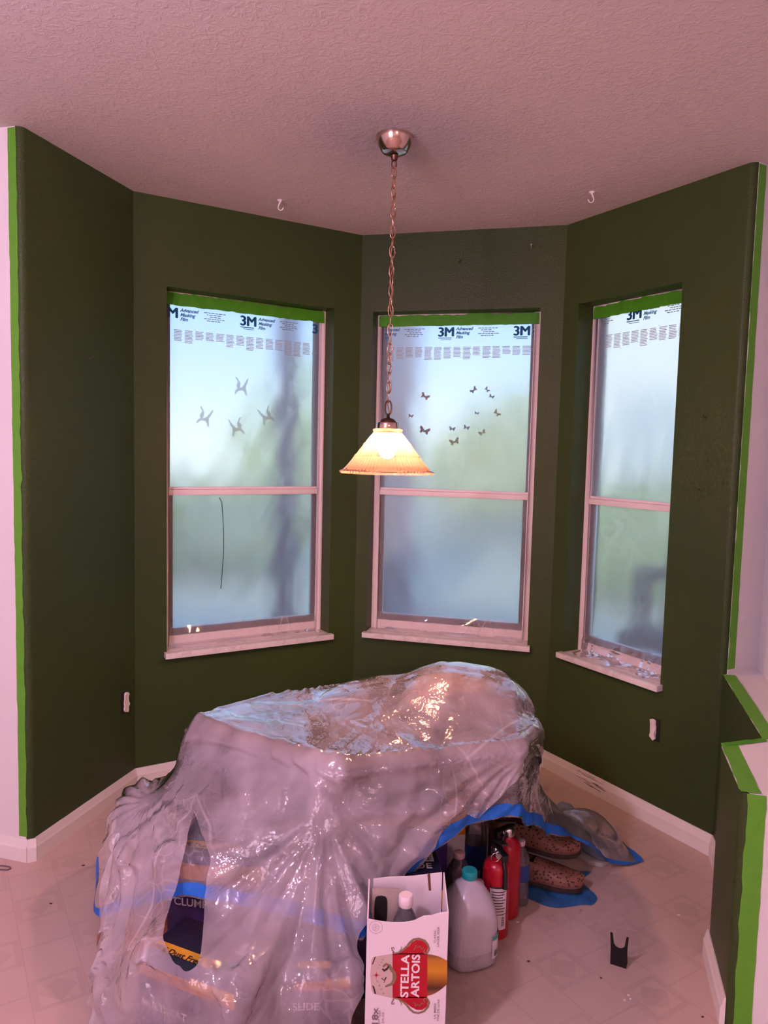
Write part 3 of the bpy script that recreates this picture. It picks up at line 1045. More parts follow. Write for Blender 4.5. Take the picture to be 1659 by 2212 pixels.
# ------------------------------------------------------------------ tape along the wall edges
def strip(name, pts, nrm, wdir, width, label, mat='tape', seed=1, wob=0.0015, off=0.0012, group=None):
    """ragged-edged tape strip: centre edge pts (list), lying on a surface with normal nrm, spreading along wdir"""
    r = random.Random(seed)
    nrm = Vector(nrm).normalized(); wd = Vector(wdir).normalized()
    vs, fs = [], []
    P3 = [Vector(p) for p in pts]
    L = [0]
    for a, b in zip(P3, P3[1:]): L.append(L[-1] + (b - a).length)
    n = max(8, int(L[-1] / 0.03))
    row = []
    for i in range(n + 1):
        d = L[-1] * i / n
        k = max(j for j in range(len(L)) if L[j] <= d + 1e-9)
        k = min(k, len(P3) - 2)
        p = P3[k].lerp(P3[k + 1], (d - L[k]) / (L[k + 1] - L[k]))
        a = p + wd * (wob * r.gauss(0, 1)); b = p + wd * (width + wob * .4 * r.gauss(0, 1))
        top = nrm * (off + .0006)
        vs += [tuple(a + nrm * off * .2), tuple(a + top), tuple(b + top), tuple(b + nrm * off * .2)]
    for i in range(n):
        for q in range(3): fs.append((i * 4 + q, (i + 1) * 4 + q, (i + 1) * 4 + q + 1, i * 4 + q + 1))
    fs += [(3, 2, 1, 0), (n * 4, n * 4 + 1, n * 4 + 2, n * 4 + 3)]
    mb = MB(); mb.add(vs, fs)
    o = mb.build(name, MT[mat])
    return tag(o, label, 'tape', group)


def v3(p, z): return (p.x, p.y, z)


# left corner: on the white wall face
a0 = A + nAB * (RB - .004)
strip('painters_tape', [v3(a0, 0.085), v3(a0, 2.436)], (-dAB.x, -dAB.y, 0), (nAB.x, nAB.y, 0), 0.031,
      'long green tape strip on the white wall edge above the dark scuffed floor', seed=3)
# right corner: on the white wall end
e0 = E + nDE * (RB - .005) + dDE * 0.004
strip('painters_tape', [v3(e0, 0.69), v3(e0, 2.434)], (dDE.x, dDE.y, 0), (nDE.x, nDE.y, 0), 0.040,
      'long green tape strip on the wall end above the ledge', seed=4)
# ledge edge tapes
dEF = (F - E).normalized(); nEF = Vector((-dEF.y, dEF.x))
if nEF.x < 0: nEF = -nEF
strip('painters_tape', [(E.x, E.y, 0.6725), (F.x, F.y, 0.6405)], (0, 0, 1), (nEF.x, nEF.y, 0), 0.042,
      'green tape strip along the ledge edge at the foot of the wall end', seed=5)
dFG = (G - F).normalized(); nFG = Vector((-dFG.y, dFG.x))
if nFG.y > 0: nFG = -nFG
strip('painters_tape', [(F.x, F.y, 0.642), (G.x, G.y, 0.632)], (0, 0, 1), (nFG.x, nFG.y, 0), 0.02,
      'short green tape strip across the step in the ledge', 'tape_dark', seed=6)
nGH = dH
g0 = G + nGH * .001; h0 = H + nGH * .001
strip('painters_tape', [(g0.x, g0.y, 0.6325), (h0.x, h0.y, 0.6255)], (0, 0, 1), (nGH.x, nGH.y, 0), 0.045,
      'green tape strip on top of the low wall end', seed=7)
h1 = H + dH * 0.016
nfr = Vector((dG.x, dG.y))
strip('painters_tape', [v3(h1 + nfr * 0.0005, 0.012), v3(h1 + nfr * 0.0005, 0.622)], (nfr.x, nfr.y, 0), (dH.x, dH.y, 0), 0.042,
      'green tape strip running down the front of the low wall', seed=8)


# ------------------------------------------------------------------ ceiling hooks, nails, outlets
def ceiling_hook(px, py, rz, label):
    K_ = 0.74
    loc = at_z(px, py, CEIL)
    m = plain('white_painted_hook', (0.86, 0.80, 0.78), 0.35, 0, 0.5)
    o = empty('ceiling_hook', loc, rz, label, 'hook', 'white hooks screwed into the ceiling')
    o.scale = (K_, K_, K_)
    mb = MB(); mb.lathe([(0.004, -0.014), (0.007, -0.010), (0.0145, -0.005), (0.016, -0.002), (0.015, 0)], 20); mb.build('base_plate', m, o, smooth=True)
    mb = MB()
    pts = [(0, 0, -.008), (0.003, 0, -.018), (0.008, 0, -.027)]
    for i in range(13):
        a = 0.35 - (PI * 1.12) * i / 12
        pts.append((-0.004 + 0.0145 * math.cos(a), 0, -0.040 + 0.0145 * math.sin(a)))
    mb.tube(pts, [.005, .0042, .0036] + [.0033 - .0006 * i / 12 for i in range(13)], 8); mb.build('hook', m, o, smooth=True)


ceiling_hook(605, 432, PI - 0.2, 'small white ceiling hook above the hummingbird window')
ceiling_hook(1279, 414, 0.1, 'small white ceiling hook above the narrow window')


def nail(px, py, P, dr, M, label, bright=True, ang=0.0):
    s, z = on_wall(px, py, P, dr)
    m = plain('bright_nail', (0.75, 0.7, 0.66), 0.3, 0.6) if bright else plain('painted_nail', (0.05, 0.06, 0.03), 0.4)
    mb = MB()
    mb.M = M @ Matrix.Translation((s, 0, z)) @ Matrix.Rotation(ang, 4, 'Y')
    mb.tube([(0, .004, 0), (0, -.014, .005), (0, -.022, .012)], .0017, 7)
    mb.tube([(0, -.021, .011), (0, -.0235, .0125)], .0042, 10)
    o = mb.build('picture_nail', m, None, smooth=True)
    tag(o, label, 'nail')


nail(1148, 537, C, dCD, MCD, 'bright nail in the green wall beside the right corner above the window')
nail(855, 548, C, dCD, MCD, 'bright nail in the green wall beside the lamp chain')
nail(991, 568, C, dCD, MCD, 'paint-covered nail in the middle of the wall above the window', False, 0.9)
nail(189, 776, A, dAB, MAB, 'paint-covered nail in the plain green wall on the tape side', False)
nail(1525, 904, D, dDE, MDE, 'upper paint-covered nail beside the narrow window', False)
nail(1516, 1062, D, dDE, MDE, 'lower paint-covered nail beside the narrow window', False)


def outlet(px, py, P, dr, M, label, tw):
    s, z = on_wall(px, py, P, dr)
    o = empty('wall_outlet', label=label, cat='outlet')
    o.matrix_world = M @ Matrix.Translation((s, 0, z))
    blk = plain('black_outlet_box', (0.008, 0.007, 0.006), 0.7)
    wht = plain('masked_receptacle', (0.82, 0.76, 0.72), 0.6, 0, 0.3, 0.12, 60, 0.5, 120)
    w = 0.021
    mb = MB()
    mb.box(-w, w, -.003, -.0005, -.044, .044); mb.build('wall_box', blk, o, bevel=.001)
    mb = MB()
    mb.M = Matrix.Rotation(tw, 4, 'Y') @ Matrix.Translation((-.007 if tw < 0 else .007, 0, 0)) @ Matrix.Diagonal((.66, .55, .76, 1))
    n = 9
    prof = [(-.020, .046), (-.012, .054), (.012, .053), (.018, .045), (.0165, .03), (.021, .012), (.0185, 0), (.021, -.014), (.016, -.03), (.019, -.044), (.010, -.055), (-.013, -.052), (-.021, -.04), (-.017, -.02), (-.021, 0.0), (-.018, .02)]
    vs = [(x, -.0025, z_) for x, z_ in prof] + [(x * .8, -.020 - .004 * math.sin(i * 2.1), z_ * .92) for i, (x, z_) in enumerate(prof)]
    k = len(prof)
    fs = [((i + 1) % k, i, k + i, k + (i + 1) % k) for i in range(k)] + [tuple(range(k, 2 * k))]
    mb.add(vs, fs)
    mb.build('masked_receptacle', wht, o, bevel=.003)


outlet(268, 1517, A, dAB, MAB, 'masked white outlet in the wall beside the tall tape strip', 0.06)
outlet(1416, 1576, D, dDE, MDE, 'masked white outlet under the narrow window', -0.04)

# ------------------------------------------------------------------ draped sheets: small position-based cloth solver
def prism_collider(pts, z0, z1, r=0.0):
    P = np.array(pts, float)
    Q = np.roll(P, -1, 0)
    d = Q - P
    n = np.stack([d[:, 1], -d[:, 0]], 1)
    n /= np.linalg.norm(n, axis=1)[:, None]
    if (np.cross(d[0], Q[1] - Q[0])) < 0: n = -n
    off = (n * P).sum(1) + r

    def push(X):
        S = X[:, :2] @ n.T - off          # signed distance to every side (negative inside)
        k = S.argmax(1)
        side = S[np.arange(len(X)), k]
        top = X[:, 2] - (z1 + r)
        ins = (side < 0) & (top < 0) & (X[:, 2] > z0 - 0.02)
        if not ins.any(): return ins
        up = ins & (top > side)
        lat = ins & ~up
        X[up, 2] = z1 + r
        if lat.any():
            X[lat, :2] -= n[k[lat]] * side[lat][:, None]
        return ins
    return push


def mound_collider(cx, cy, cz, rx, ry, rz, r=0.0):
    c = np.array([cx, cy, cz]); R = np.array([rx, ry, rz]) + r

    def push(X):
        q = (X - c) / R
        l = np.linalg.norm(q, axis=1)
        ins = (l < 1) & (X[:, 2] > cz - 0.02)
        if ins.any():
            X[ins] = c + q[ins] / np.maximum(l[ins], 1e-4)[:, None] * R
        return ins
    return push


def drape(nu, nv, e1, e2, a0, a1, b0, b1, z0, colliders, steps, seed, iters=10, bend=0.12, pins=None, floor=0.004, wind=None, slack=0.985):
    rs = np.random.RandomState(seed)
    e1 = np.array(e1); e2 = np.array(e2)
    u = np.linspace(a0, a1, nu); v = np.linspace(b0, b1, nv)
    X = np.zeros((nv, nu, 3))
    X[:, :, :2] = u[None, :, None] * e1 + v[:, None, None] * e2
    mid = X[nv // 2, nu // 2, :2].copy()
    X[:, :, :2] = mid + (X[:, :, :2] - mid) * slack
    X[:, :, 2] = z0
    # soft random pre-wrinkles
    lo = rs.rand(9, 9)
    yy = np.linspace(0, 7.99, nv); xx = np.linspace(0, 7.99, nu)
    iy, ix = yy.astype(int), xx.astype(int)
    fy, fx = (yy - iy)[:, None], (xx - ix)[None, :]
    g = (lo[iy][:, ix] * (1 - fy) * (1 - fx) + lo[iy + 1][:, ix] * fy * (1 - fx) + lo[iy][:, ix + 1] * (1 - fy) * fx + lo[iy + 1][:, ix + 1] * fy * fx)
    X[:, :, 2] += 0.05 * g + 0.004 * rs.rand(nv, nu)
    V = np.zeros_like(X)
    hu, hv = (a1 - a0) / (nu - 1), (b1 - b0) / (nv - 1)
    hd = math.hypot(hu, hv)

    def rel(A_, B_, L, k):
        d = B_ - A_
        l = np.sqrt((d * d).sum(-1, keepdims=True)) + 1e-9
        c = d * ((l - L) / l * 0.5 * k)
        A_ += c
        B_ -= c

    def rel_min(A_, B_, L, k):
        d = B_ - A_
        l = np.sqrt((d * d).sum(-1, keepdims=True)) + 1e-9
        c = d * (np.minimum(l - L, 0) / l * 0.5 * k)
        A_ += c
        B_ -= c
    dt = 0.016
    for st in range(steps):
        V[:, :, 2] -= 9.8 * dt
        V *= 0.965 if st < steps * 0.7 else 0.90
        if wind is not None and st < steps * 0.5:
            V += np.array(wind) * dt
        X0 = X.copy()
        X += V * dt
        for it in range(iters):
            for o in (0, 1):
                rel(X[:, o:-1:2], X[:, o + 1::2][:, :X[:, o:-1:2].shape[1]], hu, 1.0)
                rel(X[o:-1:2], X[o + 1::2][:X[o:-1:2].shape[0]], hv, 1.0)
            for o in (0, 1):
                a = X[o:-1:2, :-1]; b = X[o + 1::2, 1:][:a.shape[0]]
                for p in (0, 1): rel(a[:, p::2], b[:, p::2], hd, 0.35)
                a = X[o:-1:2, 1:]; b = X[o + 1::2, :-1][:a.shape[0]]
                for p in (0, 1): rel(a[:, p::2], b[:, p::2], hd, 0.35)
            if it % 2 == 0:
                for s in (2, 4):
                    for o in range(s):
                        a = X[:, o:-s:2 * s]; b = X[:, o + s::2 * s][:, :a.shape[1]]; rel_min(a, b[:, :a.shape[1]], hu * s, bend)
                        a = X[o:-s:2 * s]; b = X[o + s::2 * s][:a.shape[0]]; rel_min(a, b, hv * s, bend)
            if it % 3 == 2 or it == iters - 1:
                F_ = X.reshape(-1, 3)
                for c in colliders: c(F_)
                np.maximum(F_[:, 2], floor, out=F_[:, 2])
                if pins is not None: pins(X, u, v)
        V = (X - X0) / dt
        F_ = X.reshape(-1, 3); Vf = V.reshape(-1, 3)
        G_ = F_.copy()
        touch = np.zeros(len(F_), bool)
        G_[:, 2] -= 0.004
        for c in colliders: touch |= c(G_)
        touch |= F_[:, 2] < floor + .003
        Vf[touch] *= 0.30
        sp = np.linalg.norm(Vf, axis=1, keepdims=True)
        Vf *= np.minimum(1, 3.0 / np.maximum(sp, 1e-6))
    return X


def relax(X, n, colls, keep=0.0):
    """irons out the small buckles of a simulated sheet"""
    for _ in range(n):
        Y = X.copy()
        Y[1:-1, 1:-1] = 0.5 * X[1:-1, 1:-1] + 0.125 * (X[:-2, 1:-1] + X[2:, 1:-1] + X[1:-1, :-2] + X[1:-1, 2:])
        Y[0, 1:-1] = 0.5 * X[0, 1:-1] + 0.25 * (X[0, :-2] + X[0, 2:]); Y[-1, 1:-1] = 0.5 * X[-1, 1:-1] + 0.25 * (X[-1, :-2] + X[-1, 2:])
        Y[1:-1, 0] = 0.5 * X[1:-1, 0] + 0.25 * (X[:-2, 0] + X[2:, 0]); Y[1:-1, -1] = 0.5 * X[1:-1, -1] + 0.25 * (X[:-2, -1] + X[2:, -1])
        X = Y
    F_ = X.reshape(-1, 3)
    for c in colls: c(F_)
    return X


def upsample(X, k):
    """cubic (Catmull-Rom) refinement of a grid of points"""
    def one(Y):
        n = Y.shape[0]
        P = np.concatenate([2 * Y[:1] - Y[1:2], Y, 2 * Y[-1:] - Y[-2:-1]], 0)
        t = np.arange(0, (n - 1) * k + 1) / k
        i = np.minimum(t.astype(int), n - 2)
        f = (t - i).reshape(-1, 1, 1)
        p0, p1, p2, p3 = P[i], P[i + 1], P[i + 2], P[i + 3]
        return 0.5 * (2 * p1 + (p2 - p0) * f + (2 * p0 - 5 * p1 + 4 * p2 - p3) * f ** 2 + (3 * p1 - p0 - 3 * p2 + p3) * f ** 3)
    Y = one(X)
    return one(Y.transpose(1, 0, 2)).transpose(1, 0, 2)


def grid_mesh(name, X, keep=None):
    nv, nu = X.shape[:2]
    me = bpy.data.meshes.new(name)
    i = np.arange(nv - 1)[:, None] * nu + np.arange(nu - 1)[None, :]
    f = np.stack([i, i + 1, i + 1 + nu, i + nu], -1).reshape(-1, 4)
    if keep is not None: f = f[keep.reshape(-1)]
    me.from_pydata(X.reshape(-1, 3).tolist(), [], f.tolist())
    # drop loose points
    if keep is not None:
        bm = bmesh.new(); bm.from_mesh(me)
        bmesh.ops.delete(bm, geom=[v for v in bm.verts if not v.link_faces], context='VERTS')
        bm.to_mesh(me); bm.free()
    # the flat sheet's own coordinates for the crease texture
    me.polygons.foreach_set('use_smooth', [True] * len(me.polygons))
    me.update()
    return me


# what the sheets lie on: table top, bag on it, and the things standing on the floor around it
TOPZ = 0.600
TABLE_TOP = [(-0.60, 2.18), (-0.10, 1.90), (0.40, 2.06), (0.50, 2.24), (0.36, 2.60), (-0.12, 2.58), (-0.42, 2.42)]


def rect(cx, cy, w, d, rz):
    c, s = math.cos(rz), math.sin(rz)
    return [(cx + c * x - s * y, cy + s * x + c * y) for x, y in ((-w / 2, -d / 2), (w / 2, -d / 2), (w / 2, d / 2), (-w / 2, d / 2))]


# litter cartons: centre x, y, width, depth, height, turn
LITTER = [(-0.40, 1.70, 0.30, 0.19, 0.235, math.radians(-24)), (-0.41, 1.98, 0.30, 0.20, 0.36, math.radians(-10)),
          (0.045, 1.935, 0.27, 0.19, 0.305, math.radians(4)), (-0.125, 1.735, 0.16, 0.15, 0.20, math.radians(4))]


def wall_limit(r):
    n = np.array([nAB.x, nAB.y]); c = float(A @ nAB) - 0.03 - r
    def push(X):
        d = X[:, :2] @ n - c
        ins = d > 0
        X[ins, :2] -= n * d[ins][:, None]
        return ins
    return push


def colliders(r):
    cs = [wall_limit(r), prism_collider(TABLE_TOP, 0.0, TOPZ, r),
          mound_collider(0.26, 2.37, TOPZ - .03, 0.24, 0.215, 0.158, r), mound_collider(0.12, 2.38, TOPZ - .04, 0.36, 0.2, 0.115, r),
          mound_collider(-0.74, 2.26, 0.10, 0.13, 0.2, 0.25, r)]
    # the orange carton and tall litter box act as one support; slack plastic stands off the floor beside them
    cs.append(prism_collider([(-0.725, 2.00), (-0.66, 1.955), (-0.30, 1.90), (-0.30, 2.15), (-0.62, 2.16), (-0.72, 2.10)], 0, 0.285, r))
    cs.append(prism_collider([(-0.745, 1.92), (-0.66, 1.74), (-0.30, 1.60), (-0.30, 2.2), (-0.74, 2.22)], 0, 0.09, r))
    for i in (0, 1, 3): 
        x, y, w, d, h, a = LITTER[i]
        cs.append(prism_collider(rect(x, y, w, d, a), 0, h, r))
    return cs


class TopPin:
    """the middle of a sheet stays where it was laid on the table"""
    def __init__(self): self.k = None
    def __call__(self, X, u, v):
        if self.k is None:
            d = np.hypot(X[:, :, 0] + 0.16, X[:, :, 1] - 2.26)
            self.k = d < 0.13; self.p = X[self.k][:, :2].copy()
        t = X[self.k]; t[:, :2] = self.p; X[self.k] = t


def inner_sheet():
    e1, e2 = IN_E1, IN_E2
    cs = colliders(0.004)
    cs += [prism_collider(rect(0.41, 2.19, 0.075, 0.075, 0.3), 0, 0.355, 0.004), mound_collider(0.58, 2.45, 0.0, 0.21, 0.15, 0.20, 0.004),
           mound_collider(0.73, 2.58, 0.0, 0.17, 0.10, 0.15, 0.004)]
    X = drape(92, 58, e1, e2, *IN_R, 0.80, cs, 150, 5, iters=9, bend=0.06, pins=TopPin())
    return relax(X, 5, cs)


def outer_sheet():
    e1 = (0.619, 0.785); e2 = (-0.785, 0.619)
    cs = colliders(0.018)
    cs += [prism_collider([(-0.020, 1.60), (0.175, 1.60), (0.175, 1.80), (-0.020, 1.80)], 0, 0.38, 0.004),
           prism_collider(rect(0.41, 2.19, 0.075, 0.075, 0.3), 0, 0.36, 0.018)]
    X = drape(112, 101, e1, e2, 0.62, 2.40, 0.915, 2.50, 0.84, cs, 190, 8, iters=10, bend=0.05, pins=TopPin(), slack=0.975)
    return relax(X, 14, cs)


def table_distance(P):
    """distance of flat-sheet points outside the table outline"""
    T_ = np.array(TABLE_TOP); Q = np.roll(T_, -1, 0); d = Q - T_
    n = np.stack([d[:, 1], -d[:, 0]], 1); n /= np.linalg.norm(n, axis=1)[:, None]
    S = P @ n.T - (n * T_).sum(1)
    return np.maximum(S.max(1), 0)


def crumple_up(Y, e1, e2, a0, a1, b0, b1, seed, ncrease, fold_amp, centre=(-0.05, 2.24), folds=(13, 22)):
    """adds hanging folds and straight sharp creases along the surface normal"""
    rs = np.random.RandomState(seed)
    nv, nu = Y.shape[:2]
    u = np.linspace(a0, a1, nu)[None, :] * np.ones((nv, 1)); v = np.linspace(b0, b1, nv)[:, None] * np.ones((1, nu))
    P = (u[..., None] * np.array(e1) + v[..., None] * np.array(e2)).reshape(-1, 2)
    r = table_distance(P).reshape(nv, nu)
    th = np.arctan2(P[:, 1] - centre[1], P[:, 0] - centre[0]).reshape(nv, nu)
    tri = lambda x: np.abs(2 * (x - np.floor(x)) - 1) - 0.5
    wob = 0.14 * np.sin(3 * th + 4 * r + seed) + 0.08 * np.sin(7 * th - 5 * r)
    amp = np.minimum(1, r / 0.25) * fold_amp
    am1 = 0.5 + 0.5 * np.sin(2.3 * th + seed); am2 = 0.5 + 0.5 * np.sin(3.7 * th + 2 * seed)
    D_ = amp * (am1 * tri(folds[0] * th / (2 * PI) + wob) + 0.40 * am2 * tri(folds[1] * th / (2 * PI) + 1.3 * wob))
    # fans of folds spreading from the corners of the table
    for ci, (cx, cy) in enumerate(((-0.10, 1.90), (-0.60, 2.18), (0.40, 2.06))):
        dx, dy = P[:, 0].reshape(nv, nu) - cx, P[:, 1].reshape(nv, nu) - cy
        d = np.hypot(dx, dy); ph = np.arctan2(dy, dx)
        D_ += fold_amp * 0.9 * np.clip(r / 0.08, 0, 1) * np.clip(d / 0.22, 0, 1) * np.clip(1.7 - d / 0.35, 0, 1) * tri(ph * (2.9 + 0.6 * ci) + 0.37 * ci)
    for k in range(ncrease):
        cu, cv = rs.uniform(a0, a1), rs.uniform(b0, b1)
        c = np.array(e1) * cu + np.array(e2) * cv
        rc = float(table_distance(c[None])[0])
        if rc > 0.04 and rs.rand() < 0.75:   # creases on hanging parts run mostly downwards
            an = math.atan2(c[1] - centre[1], c[0] - centre[0]) + rs.normal(0, 0.30)
            dx = np.array([math.cos(an), math.sin(an)]); dd = np.array([dx @ np.array(e1), dx @ np.array(e2)])
        else:
            an = rs.uniform(0, PI); dd = np.array([math.cos(an), math.sin(an)])
        L = rs.uniform(0.12, 0.55); w = rs.uniform(0.010, 0.040)
        h = rs.choice([-1, 1]) * rs.uniform(0.10, 0.22) * w * (1.0 if rc < .04 else 1.5)
        t = (u - cu) * dd[0] + (v - cv) * dd[1]; q = -(u - cu) * dd[1] + (v - cv) * dd[0]
        q = q + 0.006 * np.sin(t * rs.uniform(4, 14) + k)
        D_ += h * np.maximum(0, 1 - np.abs(q) / w) * np.clip(1.6 * (1 - np.abs(t) / L), 0, 1)
    gu = np.gradient(Y, axis=1); gv = np.gradient(Y, axis=0)
    n = np.cross(gu, gv); n /= np.linalg.norm(n, axis=2, keepdims=True) + 1e-9
    if n[nv // 2, nu // 2, 2] < 0: n = -n
    Z = Y + n * D_[..., None]
    Z[..., 2] = np.maximum(Z[..., 2], 0.003)
    return Z


MPLAS = thin_plastic('clear_plastic_drop_sheet', 0.40, (0.99, 0.88, 0.95), 1.0, 1.0)
MPLAS2 = thin_plastic('thin_masking_plastic', 0.26, (0.97, 0.90, 0.94), 1.0, 0.5, 1.6)
BLUE = plain('blue_painters_tape', (0.02, 0.16, 0.62), 0.6, 0, 0.3, 0.12, 30, 0.3, 200)

IN_E1, IN_E2 = (0.80, 0.60), (-0.60, 0.80)
IN_R = (0.45, 2.36, 1.26, 2.44)
Xi = inner_sheet()
Yi = crumple_up(upsample(Xi, 3), IN_E1, IN_E2, *IN_R, 21, 40, 0.014)


def flat_field(Y, e1, e2, a0, a1, b0, b1):
    """distance outside the table and bearing, for the middle of every cell of the flat sheet"""
    nv, nu = Y.shape[0] - 1, Y.shape[1] - 1
    u = np.linspace(a0, a1, nu)[None, :] * np.ones((nv, 1)); v = np.linspace(b0, b1, nv)[:, None] * np.ones((1, nu))
    P = (u[..., None] * np.array(e1) + v[..., None] * np.array(e2)).reshape(-1, 2)
    th = np.degrees(np.arctan2(P[:, 1] - 2.24, P[:, 0] + 0.05))
    return table_distance(P).reshape(nv, nu), th.reshape(nv, nu)


def even_edge(me, it=5):
    """smooths the cut edge of a sheet"""
    bm = bmesh.new(); bm.from_mesh(me)
    bv = {}
    for e in bm.edges:
        if len(e.link_faces) == 1:
            a, b = e.verts
            bv.setdefault(a, []).append(b); bv.setdefault(b, []).append(a)
    for _ in range(it):
        new = {v: (v.co * 0.4 + sum((w.co for w in n), Vector()) / len(n) * 0.6) for v, n in bv.items() if len(n) == 2}
        for v, c in new.items(): v.co = c
    bm.to_mesh(me); bm.free()
    return me


r_in, th_in = flat_field(Yi, IN_E1, IN_E2, *IN_R)
lim = np.interp(th_in, [-180, -140, -90, -72, -50, -25, 0, 8, 17, 60, 140, 180], [0.30, 0.29, 0.245, 0.185, 0.145, 0.105, 0.12, 0.21, 0.60, 0.55, 0.36, 0.30])
s_in = empty('plastic_sheet', (0, 0, 0), 0, 'thin plastic sheet with blue taped hem hanging over the fire extinguishers', 'plastic sheet')
tape_w = 0.034
link_mesh('sheet', even_edge(grid_mesh('sheet', Yi, r_in < lim)), MPLAS2, s_in)
Yt = Yi + 0.0
gu = np.gradient(Yt, axis=1); gv = np.gradient(Yt, axis=0)
nt_ = np.cross(gu, gv); nt_ /= np.linalg.norm(nt_, axis=2, keepdims=True) + 1e-9
Yt = Yt + nt_ * 0.0015
link_mesh('hem_tape', even_edge(grid_mesh('hem_tape', Yt, (r_in < lim - 0.004) & (r_in > lim - tape_w) & (th_in > -178) & (th_in < 40))), BLUE, s_in)['label'] = 'blue tape hem'
Xo = outer_sheet()
Yo = crumple_up(upsample(Xo, 3), (0.619, 0.785), (-0.785, 0.619), 0.62, 2.40, 0.915, 2.50, 33, 95, 0.022)
# the sheet parts on the left, where its two flaps hang side by side
def slit(Y, poly):
    c = 0.25 * (Y[:-1, :-1] + Y[1:, :-1] + Y[:-1, 1:] + Y[1:, 1:])
    x, y, z = c[..., 0], c[..., 1], c[..., 2] - CAMH
    fw = y * math.cos(PITCH) - z * math.sin(PITCH); up = y * math.sin(PITCH) + z * math.cos(PITCH)
    a, b = FPX * x / fw, -FPX * up / fw
    px = 829.5 + math.cos(ROLL) * a - math.sin(ROLL) * b; py = 1106 + math.sin(ROLL) * a + math.cos(ROLL) * b
    ins = np.zeros(px.shape, bool)
    n = len(poly)
    for i in range(n):
        (xa, ya), (xb, yb) = poly[i], poly[(i + 1) % n]
        cr = ((ya > py) != (yb > py)) & (px < (xb - xa) * (py - ya) / (yb - ya + 1e-9) + xa)
        ins ^= cr
    return ~(ins & (y < 2.15))
keep = slit(Yo, [(418, 1750), (436, 1800), (457, 1858), (447, 1890), (440, 1960), (436, 2040), (428, 2085), (405, 2098), (372, 2075), (350, 2020), (362, 1970), (380, 1920), (398, 1840)])
s_out = empty('drop_sheet', (0, 0, 0), 0, 'large crumpled clear plastic drop sheet draped over the covered table', 'plastic sheet')
r_out, th_out = flat_field(Yo, (0.619, 0.785), (-0.785, 0.619), 0.62, 2.40, 0.915, 2.50)
keep &= r_out < np.interp(th_out, [-180, -150, -120, -96, -86, -74, -60, -40, -15, 0, 90, 150, 180], [0.57, 0.60, 0.63, 0.66, 0.29, 0.195, 0.16, 0.15, 0.14, 0.14, 0.66, 0.52, 0.57]) + 0.03 * np.sin(np.radians(th_out) * 9) + 0.02 * np.sin(np.radians(th_out) * 23)
cY = Yo[:-1, :-1]
keep &= cY[..., 0] > np.interp(cY[..., 1], [1.4, 1.75, 1.92, 2.15, 2.5], [-0.70, -0.70, -0.755, -0.80, -0.90]) + 0.012 * np.sin(cY[..., 1] * 31) + 0.008 * np.sin(cY[..., 1] * 77)
link_mesh('sheet', even_edge(grid_mesh('sheet', Yo, keep)), MPLAS, s_out)

# ------------------------------------------------------------------ things under and around the covered table
def flat(mb, pts, y=0.0):
    """flat printed shape on a front face (x, z outline), facing -y"""
    n = len(pts)
    mb.add([(p[0], y, p[1]) for p in pts], [tuple(range(n))])


def letters(mb, s, size, M, bold=0.0, sx=1.0, space=1.0, align='LEFT', shear=0.0):
    vs, fs = text_mesh(s, size, 0, bold, shear, align, sx, space)
    old = mb.M
    mb.M = old @ M
    mb.add(vs, fs)
    mb.M = old


# text placed on a front face (xz plane, facing -y): plain and turned to read upwards
def on_front(x, z, y, turn=0.0):
    return Matrix.Translation((x, y, z)) @ Matrix.Rotation(PI / 2, 4, 'X') @ Matrix.Rotation(turn, 4, 'Z')


def on_top(x, y, z, turn=0.0):
    return Matrix.Translation((x, y, z)) @ Matrix.Rotation(turn, 4, 'Z')


def covered_table():
    wood = NT('dark_table_wood')
    f = wood.noise(8, 5, 0.6, vec=wood.coord(scale=(1, 9, 1)), dist=0.8)
    wm = wood.done(wood.principled(wood.mix(f, (0.10, 0.05, 0.035), (0.20, 0.11, 0.075)), 0.45))
    o = empty('low_table', (0, 0, 0), 0, 'dark wooden table hidden under the plastic drop sheet', 'table')
    inset = [(p[0] * 0.985 + (-0.02) * .015, p[1] * .985 + 2.26 * .015) for p in TABLE_TOP]
    mb = MB(); mb.prism(inset, TOPZ - 0.045, TOPZ - 0.016); mb.build('table_top', wm, o, bevel=0.006)
    for (x, y) in ((-0.50, 2.20), (-0.09, 2.00), (0.41, 2.42), (0.20, 2.51), (-0.20, 2.49)):
        mb = MB(); mb.box(x - .025, x + .025, y - .025, y + .025, 0, TOPZ - .046); mb.build('table_leg', wm, o, bevel=0.004)
    # soft bag lying on the table
    cl = NT('tan_canvas_bag')
    bmx = cl.done(cl.principled(cl.mix(cl.noise(6, 4), (0.62, 0.42, 0.34), (0.75, 0.55, 0.46)), 0.8, 0, 0.2, cl.bump(cl.noise(14, 4), 0.5, 0.02)))
    mb = MB()
    def bag(u, v):
        th = 2 * PI * u; ph = -PI / 2 + PI * v
        r = 1 + 0.05 * math.sin(3 * th + 2) + 0.04 * math.sin(5 * th + 4 * ph)
        z = max(-0.2, math.sin(ph))
        return (0.20 * r * math.cos(th) * math.cos(ph) ** 0.7 if abs(math.cos(ph)) > 1e-6 else 0, 0.168 * r * math.sin(th) * max(0, math.cos(ph)) ** 0.7, 0.028 + 0.088 * z * (1 if z > 0 else 1.2))
    mb.grid(bag, 36, 18)
    b = mb.build('canvas_bag', bmx, None, smooth=True)
    b.location = (0.26, 2.37, TOPZ - .016)
    tag(b, 'tan cloth bag bulging under the plastic on top of the table', 'bag')


covered_table()


